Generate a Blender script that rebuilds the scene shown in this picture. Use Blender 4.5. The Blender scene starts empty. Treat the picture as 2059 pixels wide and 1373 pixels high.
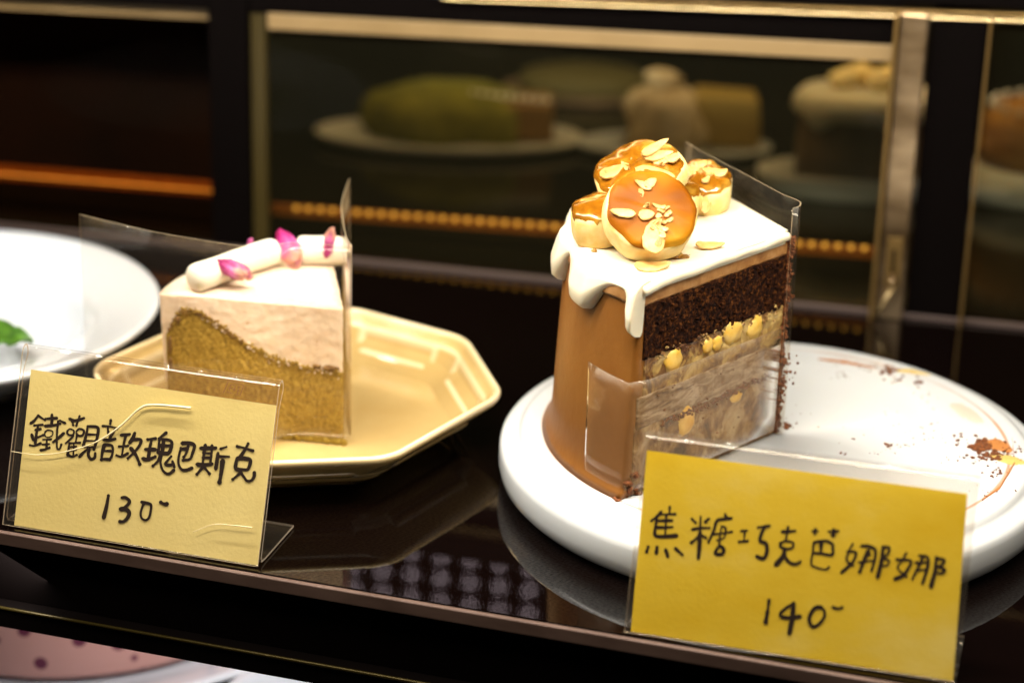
import bpy, bmesh, math, random
from mathutils import Vector, Matrix, noise
random.seed(7)
R = math.radians
S = bpy.context.scene
COL = S.collection
# ------------------------------------------------------------------ camera
PITCH, ROLL, CAMH, FPX = 21.848, 1.6475, 0.39616, 4800.0
p, r = R(PITCH), R(ROLL)
Fw = Vector((0, math.cos(p), -math.sin(p)))
Rt0, Up0 = Vector((1, 0, 0)), Vector((0, math.sin(p), math.cos(p)))
Rt = math.cos(r)*Rt0 + math.sin(r)*Up0
Up = -math.sin(r)*Rt0 + math.cos(r)*Up0
CAM = Vector((0, 0, CAMH))
cd = bpy.data.cameras.new('camera'); co = bpy.data.objects.new('camera', cd); COL.objects.link(co)
M = Matrix((Rt, Up, -Fw)).transposed().to_4x4(); M.translation = CAM
co.matrix_world = M
cd.sensor_width = 36; cd.lens = FPX/2059*36; cd.clip_end = 50; cd.clip_start = .01
cd.dof.use_dof = True; cd.dof.focus_distance = .868; cd.dof.aperture_fstop = 5.4
S.camera = co
S.view_settings.view_transform = 'Standard'; S.view_settings.look = 'None'
S.view_settings.exposure = 0.0; S.view_settings.gamma = 1
S.render.engine = 'CYCLES'
S.cycles.transparent_max_bounces = 24
# ------------------------------------------------------------------ world and lamps
w = bpy.data.worlds.new('World'); S.world = w; w.use_nodes = True
w.node_tree.nodes['Background'].inputs[0].default_value = (.9, .45, .2, 1)
w.node_tree.nodes['Background'].inputs[1].default_value = .006

def area(name, loc, target, sx, sy, power, color, spread=180):
    l = bpy.data.lights.new(name, 'AREA'); l.shape = 'RECTANGLE'; l.size = sx; l.size_y = sy
    l.energy = power; l.color = color; l.spread = R(spread)
    o = bpy.data.objects.new(name, l); COL.objects.link(o); o.location = loc
    o.rotation_euler = (Vector(target)-Vector(loc)).to_track_quat('-Z', 'Y').to_euler()
    return o
area('case_lamp', (.02, .62, .46), (.03, .86, .03), .85, .035, 5.0, (1, .885, .70))
area('rear_fill', (.10, 1.22, .30), (.10, 1.22, 0), .6, .05, 1.0, (1, .66, .30))  # added fill that brightens the cakes built behind the glass
area('lower_lamp', (-.10, .86, -.012), (-.15, .92, -.15), .25, .03, .30, (1, .93, .88))

def P(x, y, z=0.0):
    """world point where the sight line through photo pixel (x,y) meets the level z"""
    d = Fw + Rt*((x-1029.5)/FPX) - Up*((y-686.5)/FPX)
    return CAM + d*((z-CAM.z)/d.z)

# ------------------------------------------------------------------ materials
def mat(name, base=(.5, .5, .5), rough=.5, metal=0, spec=.5, sss=0, coat=0, emit=None, estr=0):
    m = bpy.data.materials.new(name); m.use_nodes = True
    b = m.node_tree.nodes['Principled BSDF']
    b.inputs['Base Color'].default_value = (*base, 1); b.inputs['Roughness'].default_value = rough
    b.inputs['Metallic'].default_value = metal; b.inputs['Specular IOR Level'].default_value = spec
    if sss:
        b.inputs['Subsurface Weight'].default_value = sss
        b.inputs['Subsurface Radius'].default_value = (1, .6, .35); b.inputs['Subsurface Scale'].default_value = .004
    if coat: b.inputs['Coat Weight'].default_value = coat; b.inputs['Coat Roughness'].default_value = .06
    if emit: b.inputs['Emission Color'].default_value = (*emit, 1); b.inputs['Emission Strength'].default_value = estr
    return m

def N(m, t, **kw):
    n = m.node_tree.nodes.new(t)
    for k, v in kw.items(): setattr(n, k, v)
    return n
def L(m, a, b): m.node_tree.links.new(a, b)

def noisy(m, cols, scale=200, detail=6, stops=None, stretch=(1, 1, 1), bump=0, bscale=None, dist=0, rough=.6):
    """colour ramp over object-space noise, optional bump"""
    b = m.node_tree.nodes['Principled BSDF']
    tc = N(m, 'ShaderNodeTexCoord'); mp = N(m, 'ShaderNodeMapping'); mp.inputs['Scale'].default_value = stretch
    L(m, tc.outputs['Object'], mp.inputs['Vector'])
    nz = N(m, 'ShaderNodeTexNoise'); nz.inputs['Scale'].default_value = scale; nz.inputs['Detail'].default_value = detail
    nz.inputs['Roughness'].default_value = rough; nz.inputs['Distortion'].default_value = dist
    L(m, mp.outputs[0], nz.inputs['Vector'])
    cr = N(m, 'ShaderNodeValToRGB'); el = cr.color_ramp.elements
    stops = stops or [.3+.4*i/(len(cols)-1) for i in range(len(cols))]
    while len(el) < len(cols): el.new(.5)
    for e, c, s in zip(el, cols, stops): e.position = s; e.color = (*c, 1)
    L(m, nz.outputs['Fac'], cr.inputs[0]); L(m, cr.outputs[0], b.inputs['Base Color'])
    if bump:
        n2 = N(m, 'ShaderNodeTexNoise'); n2.inputs['Scale'].default_value = bscale or scale; n2.inputs['Detail'].default_value = 5
        L(m, tc.outputs['Object'], n2.inputs['Vector'])
        bp = N(m, 'ShaderNodeBump'); bp.inputs['Strength'].default_value = bump; bp.inputs['Distance'].default_value = .001
        L(m, n2.outputs['Fac'], bp.inputs['Height']); L(m, bp.outputs[0], b.inputs['Normal'])
    m['ramp'] = cr.name
    return m

def clear(name, tint=(.97, .96, .94), ior=1.49, rough=.02, haze=0.0, hazecol=(.8, .75, .65), gloss=1.0, bump=0):
    """thin clear sheet: see-through with a Fresnel reflection and a little surface haze"""
    m = bpy.data.materials.new(name); m.use_nodes = True; nt = m.node_tree; nt.nodes.clear()
    out = N(m, 'ShaderNodeOutputMaterial'); tr = N(m, 'ShaderNodeBsdfTransparent'); tr.inputs[0].default_value = (*tint, 1)
    gl = N(m, 'ShaderNodeBsdfGlossy'); gl.inputs['Roughness'].default_value = rough; gl.inputs[0].default_value = (gloss,)*3+(1,)
    f0 = ((ior-1)/(ior+1))**2
    fr = N(m, 'ShaderNodeLayerWeight'); fr.inputs[0].default_value = .5
    pw = N(m, 'ShaderNodeMath', operation='POWER'); pw.inputs[1].default_value = 5; L(m, fr.outputs['Facing'], pw.inputs[0])
    ma = N(m, 'ShaderNodeMath', operation='MULTIPLY_ADD'); ma.inputs[1].default_value = 1-f0; ma.inputs[2].default_value = f0; L(m, pw.outputs[0], ma.inputs[0])
    mx = N(m, 'ShaderNodeMixShader'); L(m, ma.outputs[0], mx.inputs[0]); L(m, tr.outputs[0], mx.inputs[1]); L(m, gl.outputs[0], mx.inputs[2])
    last = mx
    if haze:
        df = N(m, 'ShaderNodeBsdfDiffuse'); df.inputs[0].default_value = (*hazecol, 1)
        m2 = N(m, 'ShaderNodeMixShader'); m2.inputs[0].default_value = haze
        L(m, mx.outputs[0], m2.inputs[1]); L(m, df.outputs[0], m2.inputs[2]); last = m2
    L(m, last.outputs[0], out.inputs[0])
    if bump:
        tc = N(m, 'ShaderNodeTexCoord'); nz = N(m, 'ShaderNodeTexNoise'); nz.inputs['Scale'].default_value = 60
        L(m, tc.outputs['Object'], nz.inputs['Vector']); bp = N(m, 'ShaderNodeBump'); bp.inputs['Strength'].default_value = bump
        bp.inputs['Distance'].default_value = .002
        L(m, nz.outputs['Fac'], bp.inputs['Height']); L(m, bp.outputs[0], gl.inputs['Normal'])
    return m

MT = {}
MT['black'] = mat('black_paint', (.0010, .0003, .0002), .75, spec=.05)
MT['white_melamine'] = mat('white_melamine', (.62, .63, .62), .25, coat=.3, sss=.08)
MT['white_china'] = mat('white_china', (.56, .60, .66), .12, coat=.5, sss=.05)
MT['cream_china'] = noisy(mat('cream_china', (.66, .44, .17), .14, coat=.9), [(.46, .315, .115), (.53, .385, .16)], 28, 4, bump=.06, bscale=90)
MT['icing'] = mat('icing', (.68, .62, .47), .38, sss=.25, spec=.4)
MT['cream'] = mat('white_cream', (.76, .72, .60), .5, sss=.25, spec=.3)
MT['pink_cream'] = noisy(mat('pink_cream', (.8, .66, .54), .6, sss=.1, spec=.3),
        [(.50, .30, .16), (.73, .58, .45), (.77, .63, .50), (.80, .68, .57)], 300, 9, [.29, .335, .5, .7], bump=.35, bscale=300)
MT['basque'] = noisy(mat('basque', (.4, .24, .06), .75, spec=.2),
        [(.13, .072, .008), (.29, .185, .024), (.37, .245, .036), (.47, .33, .07)], 820, 9, [.3, .43, .55, .7], bump=.8, bscale=800)
MT['basque_crust'] = noisy(mat('basque_crust', (.2, .1, .02), .7), [(.10, .045, .008), (.26, .14, .03)], 500, 6, bump=.5)
MT['mousse'] = noisy(mat('coffee_mousse', (.36, .16, .035), .42, sss=.12, spec=.35), [(.165, .060, .008), (.205, .078, .012), (.26, .108, .020)], 18, 6, bump=.14, bscale=260)
MT['mousse_cut'] = noisy(mat('mousse_cut', (.3, .14, .05), .6), [(.22, .085, .018), (.36, .17, .05), (.42, .22, .08)], 180, 7, bump=.4)
MT['sponge'] = noisy(mat('chocolate_sponge', (.03, .01, .004), .9, spec=.1),
        [(.006, .0015, .0006), (.024, .006, .0012), (.11, .036, .007)], 560, 10, [.38, .52, .70], bump=1, bscale=900)
MT['swirl'] = noisy(mat('marbled_mousse', (.4, .3, .2), .55, sss=.08),
        [(.06, .020, .006), (.17, .098, .045), (.27, .19, .125), (.42, .34, .26)], 75, 10, [.34, .43, .52, .64], stretch=(1, 1, 3.2), bump=.5, bscale=350, dist=1.1)
MT['banana_mousse'] = noisy(mat('banana_mousse', (.45, .3, .12), .5, sss=.08),
        [(.07, .022, .005), (.19, .09, .025), (.40, .26, .08), (.58, .42, .17)], 120, 8, [.36, .46, .56, .66], bump=.6, bscale=300, dist=.8)
MT['lower_mousse'] = noisy(mat('lower_mousse', (.35, .2, .08), .5, sss=.08),
        [(.035, .010, .002), (.14, .06, .016), (.26, .155, .065), (.46, .36, .22)], 85, 9, [.36, .45, .54, .66], bump=.6, bscale=300, dist=.8)
MT['banana_chunk'] = noisy(mat('banana_chunk', (.8, .5, .06), .35, sss=.2), [(.62, .34, .03), (.76, .52, .14)], 220, 4)
MT['banana_side'] = noisy(mat('banana_side', (.85, .68, .36), .45, sss=.3), [(.76, .50, .13), (.86, .69, .34)], 150, 5, bump=.2)
MT['caramel_matt'] = noisy(mat('caramel_matt', (.4, .15, .01), .45, spec=.09), [(.13, .034, .001), (.22, .066, .002), (.34, .13, .005), (.48, .27, .02)], 30, 2, [.30, .45, .62, .72], bump=.12, bscale=120)
MT['caramel'] = noisy(mat('caramel', (.55, .23, .02), .12, coat=.8, sss=.15), [(.12, .038, .002), (.24, .088, .004), (.46, .26, .035)], 90, 4, bump=.5, bscale=170)
MT['almond'] = noisy(mat('almond', (.8, .52, .2), .5, sss=.1), [(.50, .27, .06), (.66, .44, .17)], 260, 5, bump=.3)
m = MT['almond']; oi = N(m, 'ShaderNodeObjectInfo'); hs = N(m, 'ShaderNodeMixRGB', blend_type='MULTIPLY'); cr2 = N(m, 'ShaderNodeValToRGB')
cr2.color_ramp.elements[0].color = (.62, .42, .22, 1); cr2.color_ramp.elements[1].color = (1, 1, 1, 1); cr2.color_ramp.elements[1].position = .6
L(m, oi.outputs['Random'], cr2.inputs[0]); hs.inputs[0].default_value = 1; L(m, m.node_tree.nodes[m['ramp']].outputs[0], hs.inputs[1]); L(m, cr2.outputs[0], hs.inputs[2])
L(m, hs.outputs[0], m.node_tree.nodes['Principled BSDF'].inputs['Base Color'])
MT['crumb'] = noisy(mat('crumb', (.09, .03, .008), .9), [(.045, .011, .002), (.24, .07, .012)], 900, 6, bump=1)
m = MT['petal'] = mat('petal', (.6, .1, .3), .6, sss=.1, spec=.2)
tc = N(m, 'ShaderNodeTexCoord'); sx = N(m, 'ShaderNodeSeparateXYZ'); L(m, tc.outputs['Object'], sx.inputs[0])
nz = N(m, 'ShaderNodeTexNoise'); nz.inputs['Scale'].default_value = 180; nz.inputs['Detail'].default_value = 5; mp = N(m, 'ShaderNodeMapping'); mp.inputs['Scale'].default_value = (.5, 3, 1)
L(m, tc.outputs['Object'], mp.inputs[0]); L(m, mp.outputs[0], nz.inputs['Vector'])
md = N(m, 'ShaderNodeMapRange'); md.inputs[1].default_value = -.010; md.inputs[2].default_value = .010; L(m, sx.outputs[0], md.inputs[0])
ad = N(m, 'ShaderNodeMath', operation='MULTIPLY_ADD'); ad.inputs[1].default_value = .55; L(m, nz.outputs['Fac'], ad.inputs[0]); L(m, md.outputs[0], ad.inputs[2])
cr = N(m, 'ShaderNodeValToRGB'); el = cr.color_ramp.elements; el.new(.6); el.new(.8)
for e, (ps, c) in zip(el, [(.35, (.16, .001, .02)), (.62, (.30, .012, .13)), (.88, (.46, .10, .28)), (1.0, (.55, .26, .20))]): e.position = ps; e.color = (*c, 1)
L(m, ad.outputs[0], cr.inputs[0]); L(m, cr.outputs[0], m.node_tree.nodes['Principled BSDF'].inputs['Base Color'])
MT['leaf'] = noisy(mat('mint', (.1, .25, .02), .5), [(.01, .05, .002), (.06, .16, .008)], 260, 5, bump=.8, bscale=250)
MT['ink'] = mat('ink', (.014, .005, .004), .5, spec=.3)
MT['card_pale'] = noisy(mat('card_pale', (.7, .54, .22), .8, spec=.15), [(.71, .59, .23), (.78, .67, .30)], 18, 6, bump=.12, bscale=700)
MT['card_gold'] = noisy(mat('card_gold', (.64, .40, .03), .8, spec=.15), [(.66, .45, .006), (.72, .53, .035), (.76, .62, .16)], 14, 9, [.34, .52, .72], stretch=(1, 1, 1.6), bump=.12, bscale=700)
MT['acrylic'] = clear('acrylic', (.975, .96, .94), 1.5, .03, haze=.006)
MT['acrylic_edge'] = clear('acrylic_edge', (.8, .72, .62), 1.5, .15, haze=.45, hazecol=(.60, .50, .38))
MT['film'] = clear('film', (.97, .95, .92), 1.22, .03, haze=.006, bump=.15)
MT['film_reflection'] = clear('film_reflection', (.96, .93, .88), 1.2, .06, haze=.055, hazecol=(.70, .50, .28), bump=.3)
MT['film_edge'] = mat('film_edge', (.36, .28, .17), .3)
MT['pane'] = clear('pane', (.80, .80, .72), 1.15, .02, haze=.004, hazecol=(.5, .5, .3), gloss=.4)
MT['pane_dark'] = clear('pane_dark', (.85, .75, .65), 1.1, .02, gloss=.3)
MT['edge_strip'] = noisy(mat('edge_strip', (.16, .10, .085), .5, spec=.3), [(.075, .045, .036), (.12, .076, .063)], 40, 5, stretch=(1, 1, 3))
MT['olive_glint'] = mat('olive_glint', (.05, .037, .008), .3, metal=.6)
MT['rail'] = noisy(mat('beige_rail', (.60, .40, .17), .5), [(.19, .125, .05), (.27, .185, .085)], 12, 3)
MT['copper'] = noisy(mat('copper', (.55, .17, .02), .35, metal=.3), [(.20, .052, .004), (.30, .09, .010)], 60, 4, stretch=(3, 3, .4))
MT['olive_glass'] = mat('olive_glass_edge', (.035, .025, .006), .4, spec=.3)
MT['panel_dark'] = noisy(mat('dark_panel', (.008, .003, .002), .7, spec=.2), [(.002, .0008, .0005), (.012, .004, .002)], 9, 3)
MT['steel'] = noisy(mat('brassy_steel', (.55, .42, .28), .32, metal=.85), [(.10, .06, .025), (.26, .18, .10), (.50, .37, .23)], 34, 4, [.36, .48, .62], stretch=(.4, .4, 1))
MT['brass'] = mat('brass', (.24, .15, .05), .35, metal=.7)
MT['gold_trim'] = mat('gold_trim', (.42, .31, .15), .25, metal=.6)

# shelf glass: black mirror with fine scratches
m = mat('shelf_glass', (.0022, .0010, .0008), .02, spec=.5); MT['shelf'] = m
tc = N(m, 'ShaderNodeTexCoord'); mp = N(m, 'ShaderNodeMapping'); mp.inputs['Scale'].default_value = (1, .35, 1); mp.inputs['Rotation'].default_value = (0, 0, R(16))
nz = N(m, 'ShaderNodeTexNoise'); nz.inputs['Scale'].default_value = 520; nz.inputs['Detail'].default_value = 4
L(m, tc.outputs['Object'], mp.inputs[0]); L(m, mp.outputs[0], nz.inputs['Vector'])
bp = N(m, 'ShaderNodeBump'); bp.inputs['Strength'].default_value = .012; bp.inputs['Distance'].default_value = .001
L(m, nz.outputs['Fac'], bp.inputs['Height']); L(m, bp.outputs[0], m.node_tree.nodes['Principled BSDF'].inputs['Normal'])
# wiped streaks: gloss comes and goes over the glass
mpb = N(m, 'ShaderNodeMapping'); mpb.inputs['Scale'].default_value = (1, 3.5, 1); mpb.inputs['Rotation'].default_value = (0, 0, R(16)); L(m, tc.outputs['Object'], mpb.inputs[0])
nb2 = N(m, 'ShaderNodeTexNoise'); nb2.inputs['Scale'].default_value = 760; nb2.inputs['Detail'].default_value = 5; L(m, mpb.outputs[0], nb2.inputs['Vector'])
ms = N(m, 'ShaderNodeMapRange'); ms.inputs[1].default_value = .40; ms.inputs[2].default_value = .62; ms.inputs[3].default_value = .12; ms.inputs[4].default_value = .72
L(m, nb2.outputs['Fac'], ms.inputs[0]); L(m, ms.outputs[0], m.node_tree.nodes['Principled BSDF'].inputs['Specular IOR Level'])
MT['rear_floor'] = mat('rear_floor', (.006, .004, .0015), .12, spec=.4)
MT['wall'] = noisy(mat('rear_wall', (.02, .015, .004), .8), [(.003, .0015, .001), (.035, .024, .004), (.075, .052, .010)], 5, 3, [.4, .55, .75])
MT['matcha'] = noisy(mat('matcha', (.12, .13, .01), .9), [(.10, .10, .008), (.22, .21, .018)], 60, 5, bump=.6)
MT['brown_side'] = mat('brown_side', (.22, .12, .03), .7)
MT['beige_cake'] = noisy(mat('beige_cake', (.5, .38, .22), .7), [(.30, .20, .09), (.58, .46, .28)], 40, 4)
MT['grey_cake'] = noisy(mat('grey_cake', (.12, .08, .04), .7), [(.09, .055, .025), (.20, .13, .07)], 40, 4)
MT['mustard'] = mat('mustard_cake', (.26, .17, .03), .7)
MT['olive_cake'] = mat('olive_cake', (.07, .055, .010), .8)
MT['orange_cake'] = noisy(mat('orange_cake', (.45, .2, .03), .6), [(.20, .07, .01), (.55, .28, .05)], 60, 5, stretch=(.4, .4, 2))
MT['pearl'] = mat('pearl', (.8, .75, .65), .15, coat=.5)
MT['stain'] = mat('caramel_stain', (.42, .17, .05), .4)
MT['yellow_stain'] = mat('yellow_stain', (.55, .41, .13), .3)

# pink speckled cake: dots of berry through pale mousse
m = mat('berry_mousse', (.6, .33, .24), .55, sss=.1); MT['berry'] = m
tc = N(m, 'ShaderNodeTexCoord'); vo = N(m, 'ShaderNodeTexVoronoi'); vo.inputs['Scale'].default_value = 74; vo.inputs['Randomness'].default_value = 1
L(m, tc.outputs['Object'], vo.inputs['Vector'])
nz = N(m, 'ShaderNodeTexNoise'); nz.inputs['Scale'].default_value = 40; L(m, tc.outputs['Object'], nz.inputs['Vector'])
mm = N(m, 'ShaderNodeMath', operation='MULTIPLY'); mm.inputs[1].default_value = .40; L(m, nz.outputs['Fac'], mm.inputs[0])
sb = N(m, 'ShaderNodeMath', operation='SUBTRACT'); L(m, vo.outputs['Distance'], sb.inputs[0]); L(m, mm.outputs[0], sb.inputs[1])
cr = N(m, 'ShaderNodeValToRGB'); e = cr.color_ramp.elements
e[0].position = .0; e[0].color = (.12, .008, .04, 1); e[1].position = .05; e[1].color = (.56, .30, .26, 1)
L(m, sb.outputs[0], cr.inputs[0]); L(m, cr.outputs[0], m.node_tree.nodes['Principled BSDF'].inputs['Base Color'])

# cake board: brown ring the cake left behind, worn in places
m = MT['board'] = mat('cake_board', (.82, .82, .83), .22, coat=.35, sss=.06)
b = m.node_tree.nodes['Principled BSDF']
tc = N(m, 'ShaderNodeTexCoord'); sx = N(m, 'ShaderNodeSeparateXYZ'); L(m, tc.outputs['Object'], sx.inputs[0])
cx = N(m, 'ShaderNodeCombineXYZ'); L(m, sx.outputs[0], cx.inputs[0]); L(m, sx.outputs[1], cx.inputs[1])
ln = N(m, 'ShaderNodeVectorMath', operation='LENGTH'); L(m, cx.outputs[0], ln.inputs[0])
d1 = N(m, 'ShaderNodeMath', operation='SUBTRACT'); d1.inputs[1].default_value = .0897; L(m, ln.outputs['Value'], d1.inputs[0])
ab = N(m, 'ShaderNodeMath', operation='ABSOLUTE'); L(m, d1.outputs[0], ab.inputs[0])
mr = N(m, 'ShaderNodeMapRange'); mr.inputs[1].default_value = .0003; mr.inputs[2].default_value = .0010; mr.inputs[3].default_value = 1; mr.inputs[4].default_value = 0
L(m, ab.outputs[0], mr.inputs[0])
nz = N(m, 'ShaderNodeTexNoise'); nz.inputs['Scale'].default_value = 22; nz.inputs['Detail'].default_value = 6; L(m, tc.outputs['Object'], nz.inputs['Vector'])
m2 = N(m, 'ShaderNodeMapRange'); m2.inputs[1].default_value = .35; m2.inputs[2].default_value = .65; L(m, nz.outputs['Fac'], m2.inputs[0])
mu = N(m, 'ShaderNodeMath', operation='MULTIPLY'); L(m, mr.outputs[0], mu.inputs[0]); L(m, m2.outputs[0], mu.inputs[1])
mx = N(m, 'ShaderNodeMixRGB'); mx.inputs[1].default_value = (.60, .625, .65, 1); mx.inputs[2].default_value = (.50, .26, .14, 1)
L(m, mu.outputs[0], mx.inputs[0]); L(m, mx.outputs[0], b.inputs['Base Color'])

# ------------------------------------------------------------------ object helpers
def mesh(name, verts, faces, m, parent=None, smooth=False, mats=None, fm=None, loc=None):
    me = bpy.data.meshes.new(name); me.from_pydata([tuple(v) for v in verts], [], faces); me.validate(); me.update()
    bm = bmesh.new(); bm.from_mesh(me); bmesh.ops.recalc_face_normals(bm, faces=bm.faces); bm.to_mesh(me); bm.free()
    for k in ([m] if mats is None else mats): me.materials.append(k)
    if fm and len(me.polygons) == len(fm):
        for q, i in zip(me.polygons, fm): q.material_index = i
    if smooth:
        for q in me.polygons: q.use_smooth = True
    o = bpy.data.objects.new(name, me); COL.objects.link(o)
    if loc is not None: o.location = loc
    if parent: o.parent = parent
    return o

def thing(name, label, cat, loc=(0, 0, 0), rz=0, group=None):
    o = bpy.data.objects.new(name, None); COL.objects.link(o); o.empty_display_size = .01
    o.location = loc; o.rotation_euler = (0, 0, rz)
    return tag(o, label, cat, group)
def tag(o, label=None, cat=None, group=None, kind=None):
    if label: o['label'] = label
    if cat: o['category'] = cat
    if group: o['group'] = group
    if kind: o['kind'] = kind
    return o
def subsurf(o, n=2):
    s = o.modifiers.new('smooth', 'SUBSURF'); s.levels = n; s.render_levels = n; return o
def bevel(o, wd, seg=2):
    s = o.modifiers.new('bevel', 'BEVEL'); s.width = wd; s.segments = seg; s.limit_method = 'ANGLE'; return o

def lathe(name, prof, m, parent=None, seg=96, loc=None, smooth=True, closed=True):
    V, F = [], []
    n = len(prof)
    for i in range(seg):
        a = 2*math.pi*i/seg
        for (rr, z) in prof: V.append((rr*math.cos(a), rr*math.sin(a), z))
    for i in range(seg):
        j = (i+1) % seg
        for k in range(n-1 if not closed else n):
            l = (k+1) % n
            F.append((i*n+k, j*n+k, j*n+l, i*n+l))
    return mesh(name, V, F, m, parent, smooth, loc=loc)

def hexa(name, c8, m, parent=None, bev=0):
    """box from four bottom and four top corners"""
    o = mesh(name, c8, [(0, 3, 2, 1), (4, 5, 6, 7), (0, 1, 5, 4), (1, 2, 6, 5), (2, 3, 7, 6), (3, 0, 4, 7)], m, parent)
    if bev: bevel(o, bev)
    return o

def tube(V, F, pts, rad, seg=8, cap=True):
    """append a tube along pts to V,F"""
    base = len(V); pts = [Vector(q) for q in pts]; n = len(pts)
    for i, q in enumerate(pts):
        t = (pts[min(i+1, n-1)]-pts[max(i-1, 0)]).normalized()
        a = t.orthogonal().normalized() if i == 0 else (pa - t*pa.dot(t)).normalized()
        pa = a; b_ = t.cross(a); rr = rad[i] if isinstance(rad, (list, tuple)) else rad
        for k in range(seg):
            g = 2*math.pi*k/seg; V.append(q + (a*math.cos(g)+b_*math.sin(g))*rr)
    for i in range(n-1):
        for k in range(seg):
            l = (k+1) % seg; F.append((base+i*seg+k, base+i*seg+l, base+(i+1)*seg+l, base+(i+1)*seg+k))
    if cap:
        F.append(tuple(base+k for k in reversed(range(seg)))); F.append(tuple(base+(n-1)*seg+k for k in range(seg)))

def blob(name, pos, rad, m, parent=None, sub=3, jit=.15, freq=2.0, seed=0, rot=None):
    """irregular closed lump"""
    bm = bmesh.new(); bmesh.ops.create_icosphere(bm, subdivisions=sub, radius=1)
    for v in bm.verts:
        d = noise.noise(v.co*freq+Vector((seed*7.3, seed*1.7, 0)))
        v.co = v.co*(1+jit*2*d)
        v.co = Vector((v.co.x*rad[0], v.co.y*rad[1], v.co.z*rad[2]))
        if rot is not None: v.co = rot @ v.co
        v.co += Vector(pos)
    me = bpy.data.meshes.new(name); bm.to_mesh(me); bm.free(); me.materials.append(m)
    for q in me.polygons: q.use_smooth = True
    o = bpy.data.objects.new(name, me); COL.objects.link(o)
    if parent: o.parent = parent
    return o

# ------------------------------------------------------------------ the case: shelf and frame
FA, FB = P(0, 1063), P(1300, 1284)             # front edge of the shelf
fu = (FB-FA).normalized(); FL, FR = FA - fu*.45, FB + fu*.5
BA, BB = P(681, 521), P(2059, 657)             # foot of the sliding glass
bu = (BB-BA).normalized(); BL, BR = BA - bu*.55, BB + bu*.45
bn = Vector((-bu.y, bu.x, 0)); fn = Vector((-fu.y, fu.x, 0))
Z = Vector((0, 0, 1))
def lift(v, z): return Vector((v.x, v.y, z))
sh = hexa('shelf', [lift(FL+fn*.0005, -.0049), lift(FR+fn*.0005, -.0049), lift(BR, -.0049), lift(BL, -.0049),
                    lift(FL+fn*.0005, 0), lift(FR+fn*.0005, 0), lift(BR, 0), lift(BL, 0)], MT['shelf'])
tag(sh, kind='structure')
st = hexa('shelf_edge_strip', [lift(FL-fn*.0022, -.0054), lift(FR-fn*.0022, -.0054), lift(FR, -.0054), lift(FL, -.0054),
                        lift(FL-fn*.0022, -.0002), lift(FR-fn*.0022, -.0002), lift(FR, -.0002), lift(FL, -.0002)], MT['edge_strip'], bev=.0004)
tag(st, 'dull brown grey strip along the front edge of the black shelf', 'edge strip')
# black support rail under the front edge with its olive edge highlight modelled as a coloured bead
rr_ = thing('support_rail', 'black rail under the shelf front with a thin olive line along it', 'rail')
hexa('rail_body', [lift(FL+fn*.002, -.030), lift(FR+fn*.002, -.030), lift(FR+fn*.016, -.030), lift(FL+fn*.016, -.030),
                   lift(FL+fn*.002, -.0060), lift(FR+fn*.002, -.0060), lift(FR+fn*.016, -.0060), lift(FL+fn*.016, -.0060)], MT['black'], rr_)
hexa('lower_lip', [lift(FL-fn*.004, -.0385), lift(FR-fn*.004, -.0385), lift(FR+fn*.010, -.0385), lift(FL+fn*.010, -.0385),
                   lift(FL-fn*.004, -.0302), lift(FR-fn*.004, -.0302), lift(FR+fn*.010, -.0302), lift(FL+fn*.010, -.0302)], MT['black'], rr_)
V, F = [], []; tube(V, F, [lift(FL-fn*.0042, -.0304), lift(FR-fn*.0042, -.0304)], .0007); mesh('glint_bead', V, F, MT['olive_glint'], rr_, True)
# lower shelf
lo = hexa('lower_shelf', [Vector((-.7, .55, -.135)), Vector((.7, .55, -.135)), Vector((.7, 1.3, -.135)), Vector((-.7, 1.3, -.135)),
                          Vector((-.7, .55, -.13)), Vector((.7, .55, -.13)), Vector((.7, 1.3, -.13)), Vector((-.7, 1.3, -.13))], MT['shelf'])
tag(lo, kind='structure')

def bpt(s, z, off=0): q = BA + bu*s + bn*off; return Vector((q.x, q.y, z))
def bbar(name, s0, s1, lo0, hi0, lo1=None, hi1=None, off=0, dep=.006, m=None, parent=None, bev=.0005):
    lo1 = lo0 if lo1 is None else lo1; hi1 = hi0 if hi1 is None else hi1
    return hexa(name, [bpt(s0, lo0, off), bpt(s1, lo1, off), bpt(s1, lo1, off+dep), bpt(s0, lo0, off+dep),
                       bpt(s0, hi0, off), bpt(s1, hi1, off), bpt(s1, hi1, off+dep), bpt(s0, hi0, off+dep)], m, parent, bev)
RZ = .0277      # the rails climb a little to the right
def zl(z, s): return z + RZ*(s+.0345)
# frame
fr = thing('case_frame', 'black frame of the sliding glass doors behind the cakes', 'door frame')
bbar('header', -.5, .8, .1290, .141, .1590, .171, off=-.0005, dep=.02, m=MT['black'], parent=fr)
bbar('header', -.5, .2585, zl(.1192, -.5), .1288, zl(.1192, .2585), .1465, off=.0, dep=.012, m=MT['black'], parent=fr)
bbar('wall_blocker', .20, .9, .160, .62, off=.0205, dep=.004, m=MT['black'], parent=fr)  # unseen, added to keep the lit rear wall out of the shelf's reflection
bbar('wall_blocker', -.6, -.10, .138, .62, off=.0205, dep=.004, m=MT['black'], parent=fr)  # unseen left counterpart, also blocks the wall's reflection
bbar('post', -.0633, -.0440, -.001, .1440, off=-.002, dep=.014, m=MT['black'], parent=fr)
bbar('post', .2728, .2965, -.001, .1440, off=-.003, dep=.016, m=MT['black'], parent=fr)
tr_ = bbar('bottom_track', -.5, .8, -.0002, .0022, off=-.004, dep=.003, m=mat('track', (.09, .065, .06), .4, metal=.3))
tag(tr_, 'thin grey metal track at the foot of the sliding doors', 'door track')
gt = thing('gold_trim', 'thin pale gold trim line across the top right above the doors', 'trim')
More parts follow.
